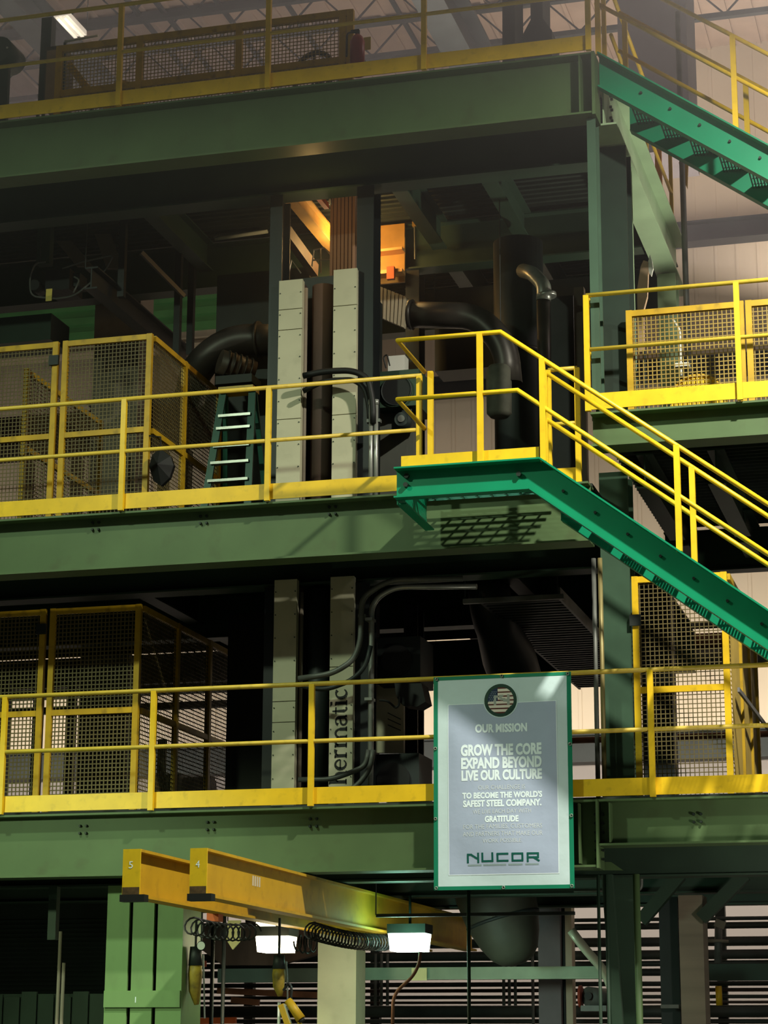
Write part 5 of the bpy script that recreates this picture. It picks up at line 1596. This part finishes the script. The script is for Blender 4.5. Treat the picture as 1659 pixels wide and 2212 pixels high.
for k, (u0, v0, u1, v1) in enumerate(((395, 2066, 425, 2064), (395, 2082, 445, 2082), (395, 2148, 412, 2148), (398, 2206, 510, 2204), (500, 2160, 560, 2166), (470, 2140, 690, 2150))):
    solo('rusty_bar', MB().bar(P(u0, v0, 24.6), P(u1, v1, 24.6), 0.05, 0.07), RUSTPIPE if k > 3 else ORANGE, 'rust orange bar behind the light green column, %s from the top' % ('first', 'second', 'third', 'sixth', 'fifth', 'fourth')[k], 'bar', 'rust orange bars')
solo('brown_hood', MB().prism([(P(u, v, 23.12).x, P(u, v, 23.12).z) for u, v in ((420, 2000), (690, 2000), (690, 2060), (600, 2085), (480, 2085), (420, 2040))], 23.12, 23.25), BROWN, 'dull brown hood behind the work lamps', 'hood')
# curved pale conduit, valve
hose('fat pale conduit curving down at the lower right of the banner', ((1234, 2010), (1262, 2048), (1308, 2100), (1326, 2150), (1331, 2240)), 20.6, 0.043, mat('pale_conduit', S(150, 152, 132), 0.45, 0.2), 0.5, 'conduit', 'conduit', 14)
hose('thin dull conduit beside the fat pale conduit', ((1330, 2120), (1352, 2165), (1362, 2240)), 20.5, 0.018, DULLPIPE, 0.2, 'conduit', 'conduit')
c = P(1275, 2152, 24.0)
t = thing('flanged_valve', 'flanged valve with round bore and red rim behind the pale conduit', 'valve', (c.x, 24, c.z - 0.12))
build('body', MB().tube([c + V((-0.03, 0, 0)), c + V((0.16, 0.2, -0.02))], 0.105, 16), DULLPIPE, t)
build('flange', MB().tube([c + V((-0.13, 0.05, 0)), c + V((-0.10, 0.05, 0))], 0.12, 16), mat('red_flange', S(150, 62, 44), 0.6), t)
build('bore', MB().disc(c + V((-0.005, -0.1, 0.0)), (0.0, 1, 0), 0.042, 0.02), BLACK, t)
build('base', MB().box(c.x - 0.1, c.x + 0.18, 23.95, 24.2, c.z - 0.16, c.z - 0.1), DULLPIPE, t)
# columns and braces at the lower right
YQ = 18.75
mb = MB().ibeam((P(1340, 2000, YQ).x, YQ + 0.15, 0), (P(1340, 2000, YQ).x, YQ + 0.15, 3.1), 0.3, 0.26, 0.014, 0.02, (0, 1, 0))
solo('column', mb, DKGREEN, 'dark green column under the girder joint at the right of the banner', 'column')
solo('gusset_plate', MB().prism([(P(u, v, 18.3).x, P(u, v, 18.3).z) for u, v in ((1240, 1862), (1320, 1862), (1346, 1880), (1240, 1880))], 18.3, 18.32), GREEN, 'green gusset plate under the girder joint', 'plate')
a, b = P(1312, 1890, 18.5), P(1352, 2212, 18.5)
solo('brace', MB().bar(a, (b.x, 18.5, b.z - 1.2), 0.09, 0.09, (0, 1, 0)), DKGREEN, 'dark green slanting brace before the column at the right of the banner', 'brace')
for k, u in enumerate((1295, 1313, 1378)):
    c = P(u, 2050, 18.45)
    solo('thin_pole', MB().tube([(c.x, 18.45, 0), (c.x, 18.45, 3.1)], 0.014 if k < 2 else 0.03, 8), (DKGREEN, DKGREEN, GREEN)[k], 'green vertical pipe at the lower right, %s from the banner' % ordn[k], 'pipe')
solo('grey_column', MB().box(P(1468, 2050, 21).x, P(1520, 2050, 21).x, 21, 21.35, 0, 3.1), mat('striped_grey_column', S(126, 114, 98), 0.7, var=0.12, scale=1.6, stretch=(.3, .3, 4)), 'grey box column at the lower right', 'column')
solo('dark_column', MB().box(P(1425, 2050, 21.2).x, P(1466, 2050, 21.2).x, 21.2, 21.5, 0, 3.1), DARK, 'black column left of the grey box column at the lower right', 'column')
for k, (u0, v0, u1, v1) in enumerate(((1470, 1890, 1385, 1990), (1610, 1890, 1515, 1985))):
    solo('brace', MB().bar(P(u0, v0, 20.945), P(u1, v1, 20.945), 0.12, 0.12, (0, 1, 0)), DKGREEN, 'dark diagonal brace at the grey box column, %s one' % ('left', 'right')[k], 'brace')
hose('bent grey conduit under the right girder', ((1240, 1925), (1386, 1924), (1386, 1850), (1690, 1835)), 19.5, 0.014, DULLPIPE, 0.06, 'conduit', 'conduit')
solo('collar_bar', boxpx(1427, 2170, 1466, 2178, 21.0, 0.15), DULLPIPE, 'grey collar bar on the black column at the lower right', 'bar')
t = thing('valve_post', 'grey valve standing in the pipe rack at the right edge', 'valve', P(1552, 2085, 26))
build('spindle', MB().tube([P(1551, 2080, 26), P(1552, 2000, 26)], 0.045, 10), DULLPIPE, t)
build('flange', MB().tube([P(1552, 2036, 26), P(1552, 2030, 26)], 0.12, 12), GREY, t)
build('hand_lever', MB().bar(P(1545, 1992, 25.9), P(1566, 2000, 25.9), 0.06, 0.09), GREY, t)
solo('yellow_pipe', MB().tube([P(1554, 2172, 26.9), P(1552, 2130, 26.9)], 0.04, 10), YEL, 'short yellow pipe in the pipe rack at the right edge', 'pipe')
z0, z1 = P(1600, 2118, 25.5).z, P(1600, 2082, 25.5).z
solo('cross_beam', MB().box(P(1520, 2100, 25.5).x, 1.5, 25.5, 25.6, z0, z1), DKGREEN, 'dark green cross beam at the right edge of the pipe rack', 'beam')


# ================================================================== hanger rods and wall brackets
def span(o):
    pts = []
    for q in [o] + list(o.children_recursive):
        if q.type == 'MESH':
            off = V((0, 0, 0)); r_ = q
            while r_:
                off += r_.location; r_ = r_.parent
            pts += [v.co + off for v in q.data.vertices]
    return pts


def hang(fragment, z_to, r=0.006, mt=None, ends=False):
    """a thin rod from the top of the labelled thing up to what carries it"""
    for o in [q for q in SC.objects if not q.parent and fragment in q.get('label', '')]:
        pts = span(o)
        x0, x1 = min(p.x for p in pts), max(p.x for p in pts)
        top = max(pts, key=lambda p: p.z)
        for x in ((x0 + 0.02, x1 - 0.02) if ends else (None,)):
            b = top if x is None else min(pts, key=lambda p: abs(p.x - x) - 0.5 * p.z)
            build('hanger_rod', MB().tube([(b.x, b.y, b.z - 0.01), (b.x, b.y, z_to)], r, 6), mt or DARK, o)


def bracket(fragment, y_to):
    for o in [q for q in SC.objects if not q.parent and fragment in q.get('label', '')]:
        pts = span(o)
        x = sum(p.x for p in pts) / len(pts); z = sum(p.z for p in pts) / len(pts); y = max(p.y for p in pts)
        build('wall_bracket', MB().box(x - 0.02, x + 0.02, y - 0.01, y_to, z - 0.02, z + 0.02), DARK, o)


for frag in ('under the top deck above the dark elbow duct', 'sloping tan panel', 'tan strip panel', 'thin pipe hanger', 'black hoist rail', 'pale ribbed sheet leaning',
             'dark overhead duct', 'black hoist motor', 'dark rectangular duct behind', 'dark green hanger post at the left above', 'ochre beam', 'brown sloping beam', 'small orange bracket with',
             'dim grey insulated drum', 'narrow tan strip'):
    hang(frag, 10.49)
for frag in ('dark horizontal rail just below', 'row of lit fluorescent', 'bright pale yellow', 'dull brown hood', 'small round pressure gauge', 'short black coiled', 'fat dark elbow',
             'bent grey conduit under', 'blue grey reel'):
    hang(frag, 3.67)
def stand(fragment, z_floor):
    for o in [q for q in SC.objects if not q.parent and fragment in q.get('label', '')]:
        pts = span(o)
        b = min(pts, key=lambda p: p.z)
        if b.z > z_floor + 0.01:
            build('foot_post', MB().box(b.x - 0.015, b.x + 0.015, b.y, b.y + 0.03, z_floor, b.z + 0.01), DARK, o)


for frag in ('slanting yellow rail', 'small orange lit plate', 'brown control cabinet', 'round yellow wheel guard behind the top', 'large dark spoked', 'dark vertical post at the left', 'short white pipe along'):
    stand(frag, Z3 + 0.03)
for frag in ('pale tan wrapped', 'thin white conduit with'):
    stand(frag, Z2R + 0.03)
hang('long white fluorescent', 17.46)
for frag in ('on the far wall left of', 'on the far wall behind'):
    bracket(frag, 32.5)

# ================================================================== haze volume added, mostly standing in for lens veil at the top
hz = bpy.data.materials.new('veil_haze')
hz.use_nodes = True
nt = hz.node_tree
nt.nodes.remove(nt.nodes['Principled BSDF'])
vsn = nt.nodes.new('ShaderNodeVolumeScatter')
vsn.inputs['Color'].default_value = (0.95, 0.88, 0.95, 1)
vsn.inputs['Density'].default_value = 0.010
vsn.inputs['Anisotropy'].default_value = 0.2
nt.links.new(vsn.outputs[0], nt.nodes['Material Output'].inputs['Volume'])
solo('haze', MB().box(-22, 9, 6, 32.2, 8.3, 17.3), hz, 'thin haze standing in for lens veil in the upper part of the hall', 'haze', None, 'stuff')
